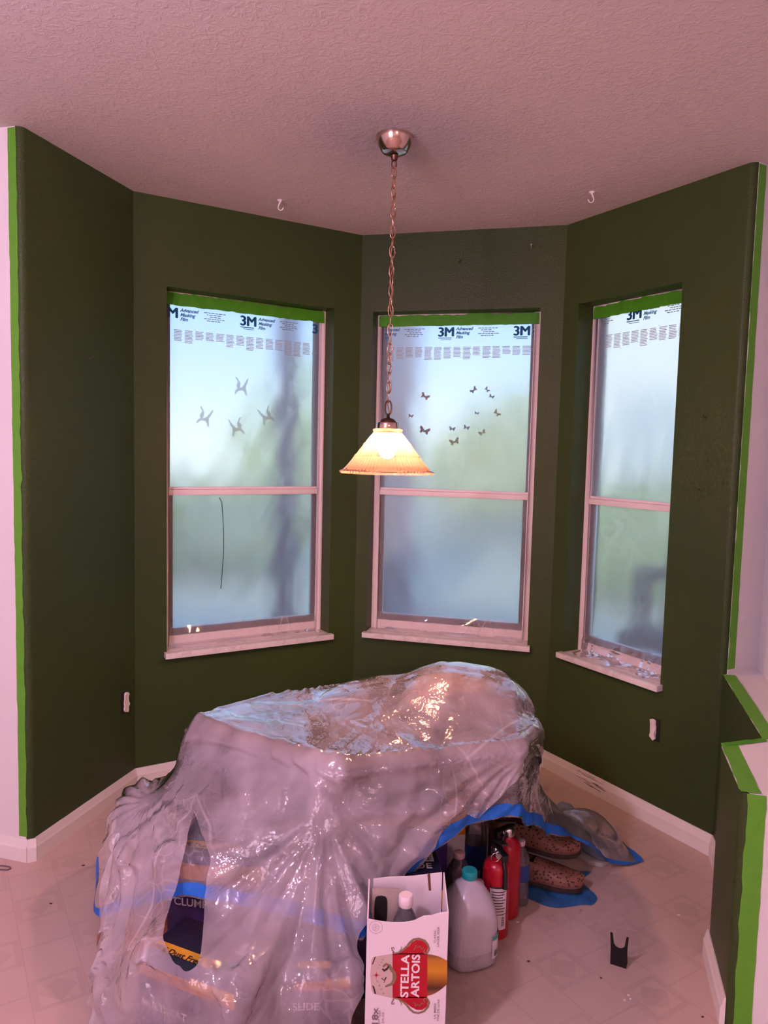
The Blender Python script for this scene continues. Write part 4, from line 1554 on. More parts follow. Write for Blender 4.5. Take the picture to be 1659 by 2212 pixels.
def beer_carton():
    """tall open carton, torn along the top, printed front"""
    card = NT('white_carton_board')
    cm = card.done(card.principled(card.mix(card.noise(5, 4), (0.80, 0.72, 0.76), (0.86, 0.79, 0.82)), 0.42, 0, 0.4, card.bump(card.noise(9, 3), 0.12, 0.004)))
    inn = plain('grey_board_inside', (0.46, 0.38, 0.34), 0.8, 0, 0.2, 0.12, 14)
    YF0 = 1.640
    p0 = at_y(793, 1986, YF0); p1 = at_y(966, 1960, YF0)
    W_ = p1.x - p0.x + 0.004
    D_ = 0.135
    o = empty('beer_carton', (p0.x, YF0, 0), math.radians(0.0), 'tall white beer carton with red label standing open before the table', 'carton')
    T = 0.003
    # front panel with torn top: outline in x,z
    zt = 0.372
    top = [(W_, zt - .001), (W_ * .90, zt - .003), (W_ * .80, zt - .010), (W_ * .70, zt - .012), (W_ * .58, zt - .024), (W_ * .46, zt - .029), (W_ * .30, zt - .030), (W_ * .14, zt - .027), (0, zt - .022)]
    def panel(name, outline, y0, y1, mat):
        mb = MB()
        n = len(outline)
        vs = [(x, y0, z) for x, z in outline] + [(x, y1, z) for x, z in outline]
        fs = [tuple(range(n)), tuple(range(2 * n - 1, n - 1, -1))] + [((i + 1) % n, i, n + i, n + (i + 1) % n) for i in range(n)]
        mb.add(vs, fs)
        return mb.build(name, mat, o)
    front = panel('front_panel', [(0, 0), (W_, 0)] + top, 0, T, cm)
    panel('back_panel', [(0.004, 0), (W_ - .004, 0), (W_ - .006, zt + .017), (W_ * .6, zt + .006), (W_ * .25, zt + .001), (0.012, zt - .004)], D_ - T, D_, cm)
    for nm, x0, za, zb in (('left_panel', 0, zt - .022, zt - .004), ('right_panel', W_ - T, zt - .001, zt + .018)):
        mb = MB()
        vs = [(x0, T, 0), (x0 + T, T, 0), (x0 + T, D_ - T, 0), (x0, D_ - T, 0), (x0, T, za), (x0 + T, T, za), (x0 + T, D_ - T, zb), (x0, D_ - T, zb)]
        mb.add(vs, [(3, 2, 1, 0), (4, 5, 6, 7), (0, 1, 5, 4), (1, 2, 6, 5), (2, 3, 7, 6), (3, 0, 4, 7)])
        mb.build(nm, cm, o)
    mb = MB(); mb.box(T, W_ - T, T, D_ - T, 0.0, T); mb.build('bottom_panel', inn, o)
    # folded-in flap with a painted-on hand hole, leaning in the left half of the carton
    mb = MB()
    fl = [(0.008, 0.20), (0.075, 0.20), (0.075, zt + .000), (0.010, zt - .002)]
    hole = [(0.032 + .016 * math.copysign(abs(math.cos(a)) ** .5, math.cos(a)), zt - .055 + .036 * math.copysign(abs(math.sin(a)) ** .5, math.sin(a))) for a in [2 * PI * i / 16 for i in range(16)]]
    mb2 = MB()
    vs = [(x, 0.088, z) for x, z in fl]
    mb.add(vs, [(0, 1, 2, 3)])
    n = len(vs)
    mb.add([(x, 0.090, z) for x, z in fl], [(3, 2, 1, 0)])
    mb.build('inner_flap', inn, o)
    mb = MB(); flat(mb, [(x, z) for x, z in hole], 0.0870)
    dk = plain('hand_hole_shade', (0.006, 0.004, 0.004), 0.9)  # flat near-black oval, painted for the shade inside the hole
    mb.build('painted_hand_hole', dk, o)
    mb = MB(); flat(mb, [(W_ * .80, zt - .03), (W_ * .83, zt - .03), (W_ * .81, zt + .015), (W_ * .775, zt + .012)], D_ - T - .0006)
    mb.build('slot', plain('brown_slot', (0.16, 0.05, 0.035), .8), o)

    # ---- print on the front (photo pixels -> face coordinates)
    def fp(px, py):
        q = at_y(px, py, YF0)
        return (q.x - p0.x, q.z)
    Y = -0.0006
    red = plain('carton_red', (0.46, 0.006, 0.022), 0.4, 0, 0.4, 0.05)
    gold = plain('carton_gold', (0.27, 0.20, 0.11), 0.4, 0.2, 0.4, 0.25, 120)
    pale = plain('carton_glass_pale', (0.60, 0.47, 0.42), 0.4, 0, 0.4, 0.12, 30)
    amb = NT('carton_amber'); 
    sp = amb.n('ShaderNodeSeparateXYZ'); amb.t.links.new(amb.coord(), sp.inputs[0])
    za, zb = fp(940, 2150)[1], fp(940, 2065)[1]
    fz = amb.math('DIVIDE', amb.math('SUBTRACT', sp.outputs[2], za), zb - za)
    am = amb.done(amb.principled(amb.ramp(fz, [(0.0, (0.34, 0.12, 0.05)), (0.18, (0.07, 0.02, 0.012)), (0.36, (0.30, 0.10, 0.012)), (0.62, (0.62, 0.27, 0.016)), (0.9, (0.50, 0.20, 0.02)), (1.0, (0.25, 0.10, 0.03))]), 0.4))
    whi = plain('carton_white_ink', (0.86, 0.78, 0.80), 0.45, 0, 0.4, 0.03)
    ink = plain('carton_grey_ink', (0.22, 0.16, 0.18), 0.5, 0, 0.3, 0.05)
    blk = plain('carton_dark_ink', (0.06, 0.03, 0.03), 0.5, 0, 0.3, 0.05)

    def shape(name, pxs, mat, y, parent=front):
        mb = MB(); flat(mb, [fp(*p) for p in pxs][::-1] if False else [fp(*p) for p in pxs], y)
        return mb.build(name, mat, parent)
    # glass: pale rim half, amber half
    shape('glass_print', [(802, 2074), (806, 2067), (848, 2060), (848, 2156), (806, 2146), (802, 2138), (800, 2106)], pale, Y)
    mb = MB(); flat(mb, [fp(*p) for p in ((809, 2067), (812, 2066), (806, 2082), (803, 2084))], Y - .0002); flat(mb, [fp(*p) for p in ((804, 2128), (808, 2130), (813, 2147), (809, 2146))], Y - .0002); mb.build('rim_print', blk, front)['kind'] = 'stuff'
    R = [fp(*p)[0] for p in ((966, 2100),)][0]
    pts = []
    for i in range(13):
        q = i / 12
        px = 921 + 45 * q
        pts.append((px, 2061 + 14 * q ** 1.9))
    for i in range(13):
        q = 1 - i / 12
        px = 921 + 45 * q
        pts.append((px, 2151 - 26 * q ** 1.7))
    shape('beer_print', pts, am, Y)
    # red banner and cartouche
    shape('banner_print', [(848, 2059), (923, 2059), (923, 2155), (848, 2155)], red, Y - .0002)
    shape('banner_print', [(852, 2061), (862, 2058), (875, 2050), (884, 2043), (890, 2035), (900, 2030), (912, 2031), (922, 2038), (924, 2048), (920, 2061)], red, Y - .0002)
    shape('banner_print', [(852, 2153), (920, 2153), (924, 2164), (922, 2174), (912, 2181), (900, 2181), (888, 2175), (876, 2165), (862, 2156)], red, Y - .0002)
    # gold scrolls as ribbons
    def scroll(path, w, y):
        P = [Vector((*fp(*p), 0)) for p in path]
        vs, fs = [], []
        for i, p in enumerate(P):
            t = (P[min(i + 1, len(P) - 1)] - P[max(0, i - 1)]).normalized()
            n = Vector((-t.y, t.x, 0))
            ww = w * (0.45 + 0.55 * math.sin(PI * min(1, (i + .6) / (len(P) - .2)))) 
            a, b = p + n * ww, p - n * ww
            vs += [(a.x, y, a.y), (b.x, y, b.y)]
        for i in range(len(P) - 1): fs.append((2 * i, 2 * i + 1, 2 * i + 3, 2 * i + 2))
        mb = MB(); mb.add(vs, fs)
        return mb
    for sgn, c in ((1, 2107.5), (-1, 2107.5)):
        def yy(v): return c - sgn * (c - v)
        mb = scroll([(x, yy(y)) for x, y in ((848, 2056), (852, 2059), (860, 2058), (870, 2052), (879, 2044), (885, 2036), (893, 2029), (904, 2027), (916, 2031), (924, 2040), (927, 2050), (923, 2058), (917, 2059), (915, 2054), (918, 2050))], 0.0026, Y - .0004)
        mb.build('scroll_print', gold, front)
        mb = scroll([(x, yy(y)) for x, y in ((851, 2056), (847, 2052), (846, 2047), (850, 2046), (852, 2050))], 0.0014, Y - .0004)
        mb.build('scroll_print', gold, front)
        mb = scroll([(x, yy(y)) for x, y in ((893, 2052), (897, 2047), (896, 2041), (902, 2046), (907, 2043), (911, 2050), (916, 2046))], 0.0013, Y - .0005)
        mb.build('scroll_print', gold, front)
        mb = scroll([(x, yy(y)) for x, y in ((863, 2054), (868, 2048), (866, 2044))], 0.0012, Y - .0005)
        mb.build('scroll_print', gold, front)
    # lettering, reading upwards
    def up_text(s, px, py, length_px, height_px, mat, bold, name):
        x, z = fp(px, py)
        x2, z2 = fp(px, py - length_px)
        x3, _ = fp(px - height_px, py)
        vs, fs = text_mesh(s, 1.0, 0, bold)
        xs = [v[0] for v in vs]; ys = [v[1] for v in vs]
        kx = (z2 - z) / (max(xs) - min(xs)); ky = (x - x3) / (max(ys) - min(ys))
        x0_, y0_ = min(xs), min(ys)
        mb = MB()
        mb.add([(x - (b - y0_) * ky, Y - .0008, z + (a - x0_) * kx) for a, b, _ in vs], fs)
        # slab serifs on the capitals
        return mb.build(name, mat, front)
    up_text('STELLA', 882, 2154, 93, 18, whi, 0.03, 'lettering')
    up_text('ARTOIS', 905, 2154, 93, 18, whi, 0.03, 'lettering')
    up_text('18x', 816, 2212, 36, 13, ink, 0.02, 'lettering')
    for k, s in enumerate(('BOTTLES', '11.2 FL OZ')):
        up_text(s, 821 + 8 * k, 2216, 34 - 4 * k, 4.5, ink, 0.0, 'lettering')
    up_text('CLASSIC', 941, 2036, 28, 4.5, ink, 0.0, 'lettering'); up_text('LAGER BEER', 948, 2044, 43, 4.5, ink, 0.0, 'lettering')
    up_text('LA BIERE', 941, 2200, 34, 4.5, ink, 0.0, 'lettering'); up_text('FINE DE LUXE', 948, 2204, 46, 4.5, ink, 0.0, 'lettering')
    # arched small letters beside the star
    for i, ch in enumerate('1366'):
        a = -0.25 + i * .33
        x, z = fp(816 + 4 * i * .9 + 2, 2092 - 6.0 * i)
        mb = MB(); letters(mb, ch, 0.0068, on_front(x, z, Y - .0004, PI / 2 - .35 + .1 * i)); mb.build('lettering', ink, front)
    for i, ch in enumerate('ANNO'):
        x, z = fp(829 - 4.5 * i + 2, 2146 - 8.0 * i)
        mb = MB(); letters(mb, ch, 0.0068, on_front(x, z, Y - .0004, PI / 2 + .45 - .1 * i)); mb.build('lettering', ink, front)
    # star and round seal
    x, z = fp(813, 2106)
    st = []
    for i in range(16):
        a = PI * i / 8
        r = (0.0115 if i % 4 == 0 else 0.0065 if i % 2 == 0 else 0.0020)
        st.append((x + r * math.cos(a), z + r * math.sin(a)))
    mb = MB(); flat(mb, st, Y - .0005); mb.build('star_print', red, front)
    mb = scroll([(827, 2088), (834, 2082), (841, 2085), (845, 2093), (851, 2100), (853, 2110), (850, 2120), (845, 2126), (838, 2128), (832, 2131)], 0.0042, Y - .0004)
    mb.build('emblem_print', gold, front)
    mb = scroll([(826, 2092), (830, 2096), (836, 2092), (840, 2086)], 0.0030, Y - .0006); mb.build('emblem_print', blk, front)
    mb = scroll([(824, 2112), (829, 2117), (834, 2110), (830, 2122)], 0.0012, Y - .0006); mb.build('emblem_print', blk, front)
    x, z = fp(812, 2003)
    mb = MB()
    for r0, r1 in ((0.0155, 0.0149), (0.0085, 0.0080)):
        vs, fs = [], []
        for i in range(32):
            a = 2 * PI * i / 32
            vs += [(x + r0 * math.cos(a), Y, z + r0 * math.sin(a)), (x + r1 * math.cos(a), Y, z + r1 * math.sin(a))]
        for i in range(32):
            j = (i + 1) % 32
            fs.append((2 * i, 2 * j, 2 * j + 1, 2 * i + 1))
        mb.add(vs, fs)
    for i in range(9):
        a = i * 2.4; r = .0022 * math.sqrt(i)
        flat(mb, [(x + r * math.cos(a) + .0014 * math.cos(b), z + r * math.sin(a) + .0014 * math.sin(b)) for b in (0, 2.1, 4.2)], Y)
    mb.build('seal_print', ink, front)['kind'] = 'stuff'
    return o, p0, W_, D_


CARTON = beer_carton()


def clear_plastic(name, tint, op):
    t = NT(name)
    df = t.n('ShaderNodeBsdfDiffuse'); df.inputs[0].default_value = (*tint, 1)
    tp = t.n('ShaderNodeBsdfTransparent'); tp.inputs[0].default_value = (0.93, 0.93, 0.95, 1)
    gl = t.n('ShaderNodeBsdfGlossy'); gl.inputs['Roughness'].default_value = 0.06
    fr = t.n('ShaderNodeFresnel'); fr.inputs[0].default_value = 1.5
    a = t.n('ShaderNodeMixShader'); a.inputs[0].default_value = op
    t.t.links.new(tp.outputs[0], a.inputs[1]); t.t.links.new(df.outputs[0], a.inputs[2])
    b = t.n('ShaderNodeMixShader')
    t.t.links.new(fr.outputs[0], b.inputs[0]); t.t.links.new(a.outputs[0], b.inputs[1]); t.t.links.new(gl.outputs[0], b.inputs[2])
    return t.done(b.outputs[0])


CLEARP = clear_plastic('clear_pet', (0.60, 0.55, 0.62), 0.22)


def bottle(name, loc, h, r, cap, label_col, label, zl0=0.35, zl1=0.6, capr=0.015, rz=0.0):
    o = empty(name, loc, rz, label, 'bottle')
    mb = MB()
    prof = [(r * .75, 0), (r * .96, h * .02), (r, h * .06), (r * .94, h * .14), (r, h * .2), (r * .95, h * .3), (r, h * zl1), (r * .99, h * .66), (r * .86, h * .76), (r * .56, h * .86), (capr * .9, h * .905), (capr * .86, h * .96)]
    mb.lathe(prof, 32); mb.build('bottle_body', CLEARP, o, smooth=True)
    mb = MB(); mb.lathe([(capr, h * .925), (capr * 1.06, h * .93), (capr * 1.06, h * .992), (capr * .9, h)], 28); mb.build('bottle_cap', cap, o, smooth=True)
    if label_col is not None:
        mb = MB(); mb.lathe([(r * 1.012, h * zl0), (r * 1.012, h * zl1)], 32, cap=False); mb.build('wrap_label', label_col, o, smooth=True)
    return o


WHITECAP = plain('pinkish_white_cap', (0.82, 0.70, 0.74), 0.4)
BLUELAB = plain('blue_wrap_label', (0.03, 0.07, 0.28), 0.4, 0, 0.5, 0.5, 24)
co, cp0, cW, cD = CARTON
bq = at_y(877, 1940, 1.705)
bottle('water_bottle', (bq.x, 1.705, 0.0035), bq.z + 0.006, 0.042, WHITECAP, BLUELAB, 'clear water bottle with white cap standing inside the beer carton', .42, .72, .0165)
bottle('soda_bottle', (0.255, 2.165, 0), 0.225, 0.041, plain('pink_white_cap', (0.78, 0.56, 0.58), 0.4), None, 'empty clear bottle with pink cap behind the water jug', capr=.0165)
bottle('soda_bottle', (0.325, 2.345, 0), 0.30, 0.040, plain('red_cap', (0.45, 0.08, 0.07), 0.4), BLUELAB, 'tall clear bottle with blue label and red cap beneath the table', .28, .55, capr=.0150)
bottle('water_bottle', (0.462, 2.272, 0), 0.21, 0.032, WHITECAP, BLUELAB, 'small clear water bottle beside the fire extinguishers', .40, .66, .0140)


def water_jug():
    t = NT('milky_jug_plastic')
    df = t.n('ShaderNodeBsdfDiffuse'); tl = t.n('ShaderNodeBsdfTranslucent')
    sp = t.n('ShaderNodeSeparateXYZ'); t.t.links.new(t.coord(), sp.inputs[0])
    wl = t.math('GREATER_THAN', sp.outputs[2], 0.052)
    col = t.mix(wl, (0.74, 0.68, 0.76), (0.92, 0.87, 0.95))
    t.t.links.new(col, df.inputs[0]); t.t.links.new(col, tl.inputs[0])
    tp = t.n('ShaderNodeBsdfTransparent'); tp.inputs[0].default_value = (0.92, 0.92, 0.96, 1)
    gl = t.n('ShaderNodeBsdfGlossy'); gl.inputs['Roughness'].default_value = 0.22
    nm = t.bump(t.noise(14, 3), 0.25, 0.01); t.t.links.new(nm, gl.inputs['Normal'])
    fr = t.n('ShaderNodeFresnel'); fr.inputs[0].default_value = 1.45
    def mxs(f, a, b):
        m = t.n('ShaderNodeMixShader'); t.set(m.inputs[0], f)
        t.t.links.new(a, m.inputs[1]); t.t.links.new(b, m.inputs[2]); return m.outputs[0]
    jm = t.done(mxs(fr.outputs[0], mxs(0.10, mxs(0.3, df.outputs[0], tl.outputs[0]), tp.outputs[0]), gl.outputs[0]))
    o = empty('water_jug', (0.268, 2.012, 0), math.radians(20), 'milky one gallon water jug with turquoise cap beside the beer carton', 'jug')
    prof = [(.060, 0), (.069, .004), (.074, .014), (.0745, .030), (.0735, .036), (.0745, .045), (.0745, .115), (.073, .135), (.067, .165), (.055, .195), (.038, .218), (.022, .230), (.0185, .234), (.0185, .246)]
    N = 48
    vs, fs = [], []
    for k, (r, z) in enumerate(prof):
        sq = 0.62 if z < .14 else max(0.0, .62 * (1 - (z - .14) / .09))
        for i in range(N):
            a = 2 * PI * i / N
            e = 2 + 2.2 * sq
            d = (abs(math.cos(a)) ** e + abs(math.sin(a)) ** e) ** (-1 / e)
            # hollow beside the handle
            q = 1.0
            if .10 < z < .215:
                q -= 0.20 * math.exp(-((a - 0.55) / .16) ** 2) * math.sin(PI * (z - .10) / .115)
                q -= 0.20 * math.exp(-((a - 1.35) / .16) ** 2) * math.sin(PI * (z - .10) / .115)
            vs.append((r * d * q * math.cos(a), r * d * q * math.sin(a), z))
    for k in range(len(prof) - 1):
        for i in range(N):
            j = (i + 1) % N
            fs.append((k * N + i, k * N + j, (k + 1) * N + j, (k + 1) * N + i))
    fs.append(tuple(range(N - 1, -1, -1)))
    mb = MB(); mb.add(vs, fs); mb.build('jug_body', jm, o, smooth=True)
    mb = MB()
    pts = [(.048, .040, .190), (.062, .052, .180), (.069, .058, .160), (.066, .056, .130), (.058, .048, .108)]
    mb.tube(pts, [.010, .0115, .012, .012, .010], 12); mb.build('jug_handle', jm, o, smooth=True)
    teal = plain('turquoise_cap', (0.015, 0.40, 0.42), 0.4)
    mb = MB()
    def rip(r, z, i, k): return r + (0.0005 if i % 2 else 0)
    mb.lathe([(.0205, .236), (.0215, .238), (.0215, .254), (.0195, .2585), (.012, .259)], 48, ripple=rip); mb.build('jug_cap', teal, o, smooth=True)
    # label on the right-hand flank
    wl = plain('white_jug_label', (0.72, 0.68, 0.72), 0.5)
    tl_ = plain('green_label_band', (0.06, 0.35, 0.28), 0.5)
    blk = plain('label_ink', (0.12, 0.11, 0.13), 0.6)
    def lab(name, a0, a1, z0, z1, m, off=.0765):
        mb = MB()
        def fn(u, v):
            a = a0 + (a1 - a0) * u
            e = 2 + 2.2 * .62
            d = (abs(math.cos(a)) ** e + abs(math.sin(a)) ** e) ** (-1 / e)
            return (off * d * math.cos(a), off * d * math.sin(a), z0 + (z1 - z0) * v)
        mb.grid(fn, 8, 1); return mb.build(name, m, o, smooth=True)
    lab('jug_label', -1.08, -.30, .030, .098, wl)
    lab('label_band', -1.08, -.30, .084, .096, tl_, .0772)
    for k in range(7): lab('label_bar', -.98 + .03 * k, -.98 + .03 * k + .012 + .006 * (k % 2), .036, .054, blk, .0772)
    return o


water_jug()


def extinguisher(loc, rz, label, h=0.32, full=True):
    red = plain('extinguisher_red', (0.48, 0.008, 0.025), 0.28, 0, 0.5, 0.06, 8)
    blk = plain('extinguisher_black', (0.012, 0.011, 0.012), 0.45)
    met = plain('extinguisher_metal', (0.55, 0.52, 0.52), 0.25, 1.0)
    wht = plain('extinguisher_label', (0.74, 0.68, 0.72), 0.5)
    ink = plain('extinguisher_ink', (0.05, 0.04, 0.05), 0.6)
    o = empty('fire_extinguisher', loc, rz, label, 'extinguisher')
    r = 0.0405
    hb = h * 0.735
    mb = MB(); mb.lathe([(r * .9, 0), (r, .006), (r, hb * .86), (r * .97, hb * .91), (r * .80, hb * .965), (r * .45, hb), (r * .36, hb + .012)], 36); mb.build('cylinder', red, o, smooth=True)
    mb = MB(); mb.lathe([(.014, hb + .006), (.018, hb + .010), (.018, hb + .03), (.013, hb + .036)], 18); mb.build('valve', met, o, smooth=True)
    mb = MB()
    mb.box(-.009, .009, -.060, .022, hb + .034, hb + .040); mb.box(-.009, .009, -.060, -.05, hb + .018, hb + .040)
    mb.build('carry_handle', blk, o, bevel=.002)
    mb = MB()
    mb.M = Matrix.Translation((0, .02, hb + .044)) @ Matrix.Rotation(-.28, 4, 'X')
    mb.box(-.010, .010, -.080, .004, 0, .006); mb.build('lever', blk, o, bevel=.002)
    mb = MB()
    mb.M = Matrix.Translation((-.006, -.018, hb + .024)) @ Matrix.Rotation(PI / 2, 4, 'X')
    mb.lathe([(.012, 0), (.013, .003), (.013, .010), (.011, .012)], 20); mb.build('gauge', met, o, smooth=True)
    mb = MB(); pts = [(-.018 + .0135 * math.cos(2 * PI * i / 20), -.030, hb + .020 + .0135 * math.sin(2 * PI * i / 20)) for i in range(20)]
    mb.tube(pts, .0012, 6, True); mb.build('pin_ring', met, o, smooth=True)
    # hose and nozzle down the front
    mb = MB()
    mb.tube([(.004, -.014, hb + .022), (.006, -.032, hb + .012), (.008, -.044, hb - .018), (.008, -.0475, hb - .07)], [.006, .006, .0065, .0075], 10); mb.build('hose', blk, o, smooth=True)
    if full:
        def patch(name, a0, a1, z0, z1, m, rr):
            mb = MB(); mb.grid(lambda u, v: (rr * math.cos(a0 + (a1 - a0) * u), rr * math.sin(a0 + (a1 - a0) * u), z0 + (z1 - z0) * v), 12, 1)
            return mb.build(name, m, o, smooth=True)
        a0, a1 = -PI / 2 - 0.85, -PI / 2 + 0.45
        patch('label', a0, a1, .035, hb * .70, wht, r + .0006)
        for k in range(8): patch('label_line', a0 + .15, a1 - .12 - .1 * (k % 3), hb * .64 - k * .0085, hb * .64 - k * .0085 + .0028, ink, r + .0011)
        for k in range(9): patch('label_bar', a1 - .38, a1 - .14, .045 + k * .0035, .045 + k * .0035 + .0012 + .001 * (k % 2), ink, r + .0011)
        patch('label_band', a0, a1, hb * .69, hb * .715, ink, r + .0011)
        patch('label_band', a0 + .1, a1, hb * .345, hb * .355, ink, r + .0011)
    return o


extinguisher((0.362, 2.118, 0), 0.25, 'red fire extinguisher with white label right behind the water jug')
extinguisher((0.412, 2.215, 0), -0.9, 'red fire extinguisher touching the blue taped hem of the sheet', 0.335, False)


def litter_box(i, label, texts):
    x, y, w, d, h, a = LITTER[i]
    if i != 2: w, d, h = w - .02, d - .02, h - .016
    purple = NT('purple_print_board')
    pm = purple.done(purple.principled(purple.mix(purple.noise(12, 3), (0.030, 0.012, 0.080), (0.055, 0.022, 0.13)), 0.35))
    navy = plain('dark_navy_board', (0.012, 0.010, 0.030), 0.35, 0, 0.5, 0.2)
    yel = plain('yellow_print', (0.72, 0.36, 0.02), 0.4); org = plain('orange_print', (0.55, 0.16, 0.012), 0.4)
    wht = plain('white_print', (0.74, 0.68, 0.72), 0.5); blk = plain('black_print', (0.01, 0.008, 0.012), 0.5)
    o = empty('litter_box', (x, y, 0), a, label, 'box')
    mb = MB(); mb.box(-w / 2, w / 2, -d / 2, d / 2, 0, h); mb.build('box_body', pm, o, bevel=.003)
    e = 0.0008
    mb = MB(); mb.add([(-w / 2 + .004, -d / 2 + .003, h + e), (w / 2 - .004, -d / 2 + .003, h + e), (w / 2 - .004, d / 2 - .003, h + e), (-w / 2 + .004, d / 2 - .003, h + e)], [(0, 1, 2, 3)]); mb.build('top_print', navy, o)
    def band(name, x0, x1, z0, z1, m, dy=0.0):
        mb = MB(); flat(mb, [(x0, z0), (x1, z0), (x1, z1), (x0, z1)], -d / 2 - e - dy); return mb.build(name, m, o)
    def tband(name, x0, x1, y0, y1, m, dz=0.0):
        mb = MB(); mb.add([(x0, y0, h + 2 * e + dz), (x1, y0, h + 2 * e + dz), (x1, y1, h + 2 * e + dz), (x0, y1, h + 2 * e + dz)], [(0, 1, 2, 3)]); return mb.build(name, m, o)
    band('orange_band', -w / 2 + .003, w / 2 - .003, h * .80, h * .93, org)
    band('yellow_band', w * .05, w / 2 - .003, h * .86, h * .97, yel, .0003)
    tband('yellow_strip', -w / 2 + .006, w * (.15 if i != 2 else -.9), -d * .30, -d * .12, yel) if i != 2 else None
    tband('barcode_patch', w * .22, w * .44, d * .12, d * .36, wht)
    for k in range(12):
        tband('barcode_bar', w * .23 + k * w * .0165, w * .23 + k * w * .0165 + (.0016 if k % 3 else .003), d * .14, d * .35, blk, .0003)
    for (s, size, kind, tx, ty, col) in texts:
        mb = MB()
        if kind == 'top': letters(mb, s, size, on_top(tx, ty, h + 3 * e), 0.0006)
        else: letters(mb, s, size, on_front(tx, ty, -d / 2 - 2 * e), 0.0006)
        mb.build('lettering', {'w': wht, 'k': blk}[col], o)
    # right-hand end print
    mb = MB()
    mb.M = Matrix.Translation((w / 2 + e, -d * .30, h * .55)) @ Matrix.Rotation(PI / 2, 4, 'Z') @ Matrix.Rotation(PI / 2, 4, 'X')
    vs, fs = text_mesh('CLUMP', 0.026, 0, 0.0008); mb.add(vs, fs)
    mb.build('lettering', wht, o)
    return o


litter_box(0, 'purple litter box with yellow strip lying foremost under the drop sheet',
           [('99% Dust Free', 0.024, 'top', -.13, -.052, 'k'), ('MULTI-CAT', 0.026, 'front', -.13, .10, 'w')])
litter_box(1, 'tall purple litter box under the drop sheet against the table',
           [('99% Dust Free', 0.024, 'top', -.13, -.052, 'k'), ('CLUMPING', 0.03, 'front', -.12, .2, 'w')])
litter_box(2, 'dark purple litter box with silver lettering behind the beer carton',
           [('SLIDE', 0.036, 'top', .022, -.012, 'w'), ('EASY CLEAN-UP', 0.009, 'top', .030, .020, 'w'), ('MULTI-CAT', 0.024, 'front', -.13, .238, 'w')])
litter_box(3, 'small purple litter box under the drop sheet beside the beer carton', [('SLIDE', 0.026, 'front', -.07, .10, 'w')])


def small_boxes():
    org = plain('orange_card', (0.75, 0.27, 0.02), 0.5); wht = plain('white_card', (0.72, 0.68, 0.74), 0.5); blk = plain('card_ink', (0.04, 0.03, 0.02), 0.6)
    o = empty('cleaner_box', (0.258, 2.33, 0), 0.1, 'slim orange and white box standing behind the clear bottle', 'box')
    mb = MB(); mb.box(-.03, .03, -.02, .02, 0, .20); mb.build('lower_half', wht, o, bevel=.002)
    mb = MB(); mb.box(-.03, .03, -.02, .02, .20, .33); mb.build('upper_half', org, o, bevel=.002)
    mb = MB(); letters(mb, 'OVE', .022, on_front(-.026, .265, -.021), .0005); letters(mb, 'EGO', .018, on_front(-.026, .235, -.021), .0005); mb.build('lettering', blk, o)['kind'] = 'stuff'
    # purple carton deeper under the table
    pm = plain('violet_card', (0.05, 0.02, 0.13), 0.4); yl = plain('yellow_card_band', (0.70, 0.38, 0.02), 0.4); wl = plain('violet_card_ink', (0.7, 0.66, 0.74), .5)
    o = empty('litter_box', (0.08, 2.255, 0), 0.12, 'violet litter box with yellow band beneath the table behind the silver lettered one', 'box')
    mb = MB(); mb.box(-.13, .13, -.09, .09, 0, .36); mb.build('box_body', pm, o, bevel=.003)
    mb = MB(); flat(mb, [(-.128, .300), (.128, .300), (.128, .325), (-.128, .325)], -.0908); mb.build('yellow_band', yl, o)
    mb = MB(); letters(mb, 'CLUMP', .03, on_front(0.02, .255, -.0912), .0008); mb.build('lettering', wl, o)
    # orange carton at the left under the sheet
    oc = plain('salmon_orange_card', (0.80, 0.26, 0.10), 0.55)
    dk = plain('orange_card_flap', (0.55, 0.16, 0.07), 0.6)
    q = at_z(300, 1812, 0.30)
    o = empty('orange_box', (-0.655, 2.03, 0), 0.4, 'orange carton under the drop sheet beside the tall litter box', 'box')
    mb = MB(); mb.box(-.055, .055, -.05, .05, 0, .27); mb.build('box_body', oc, o, bevel=.003)
    mb = MB(); mb.box(-.05, .05, -.04, .04, .271, .275); mb.build('lid_flap', dk, o, bevel=.001)


small_boxes()


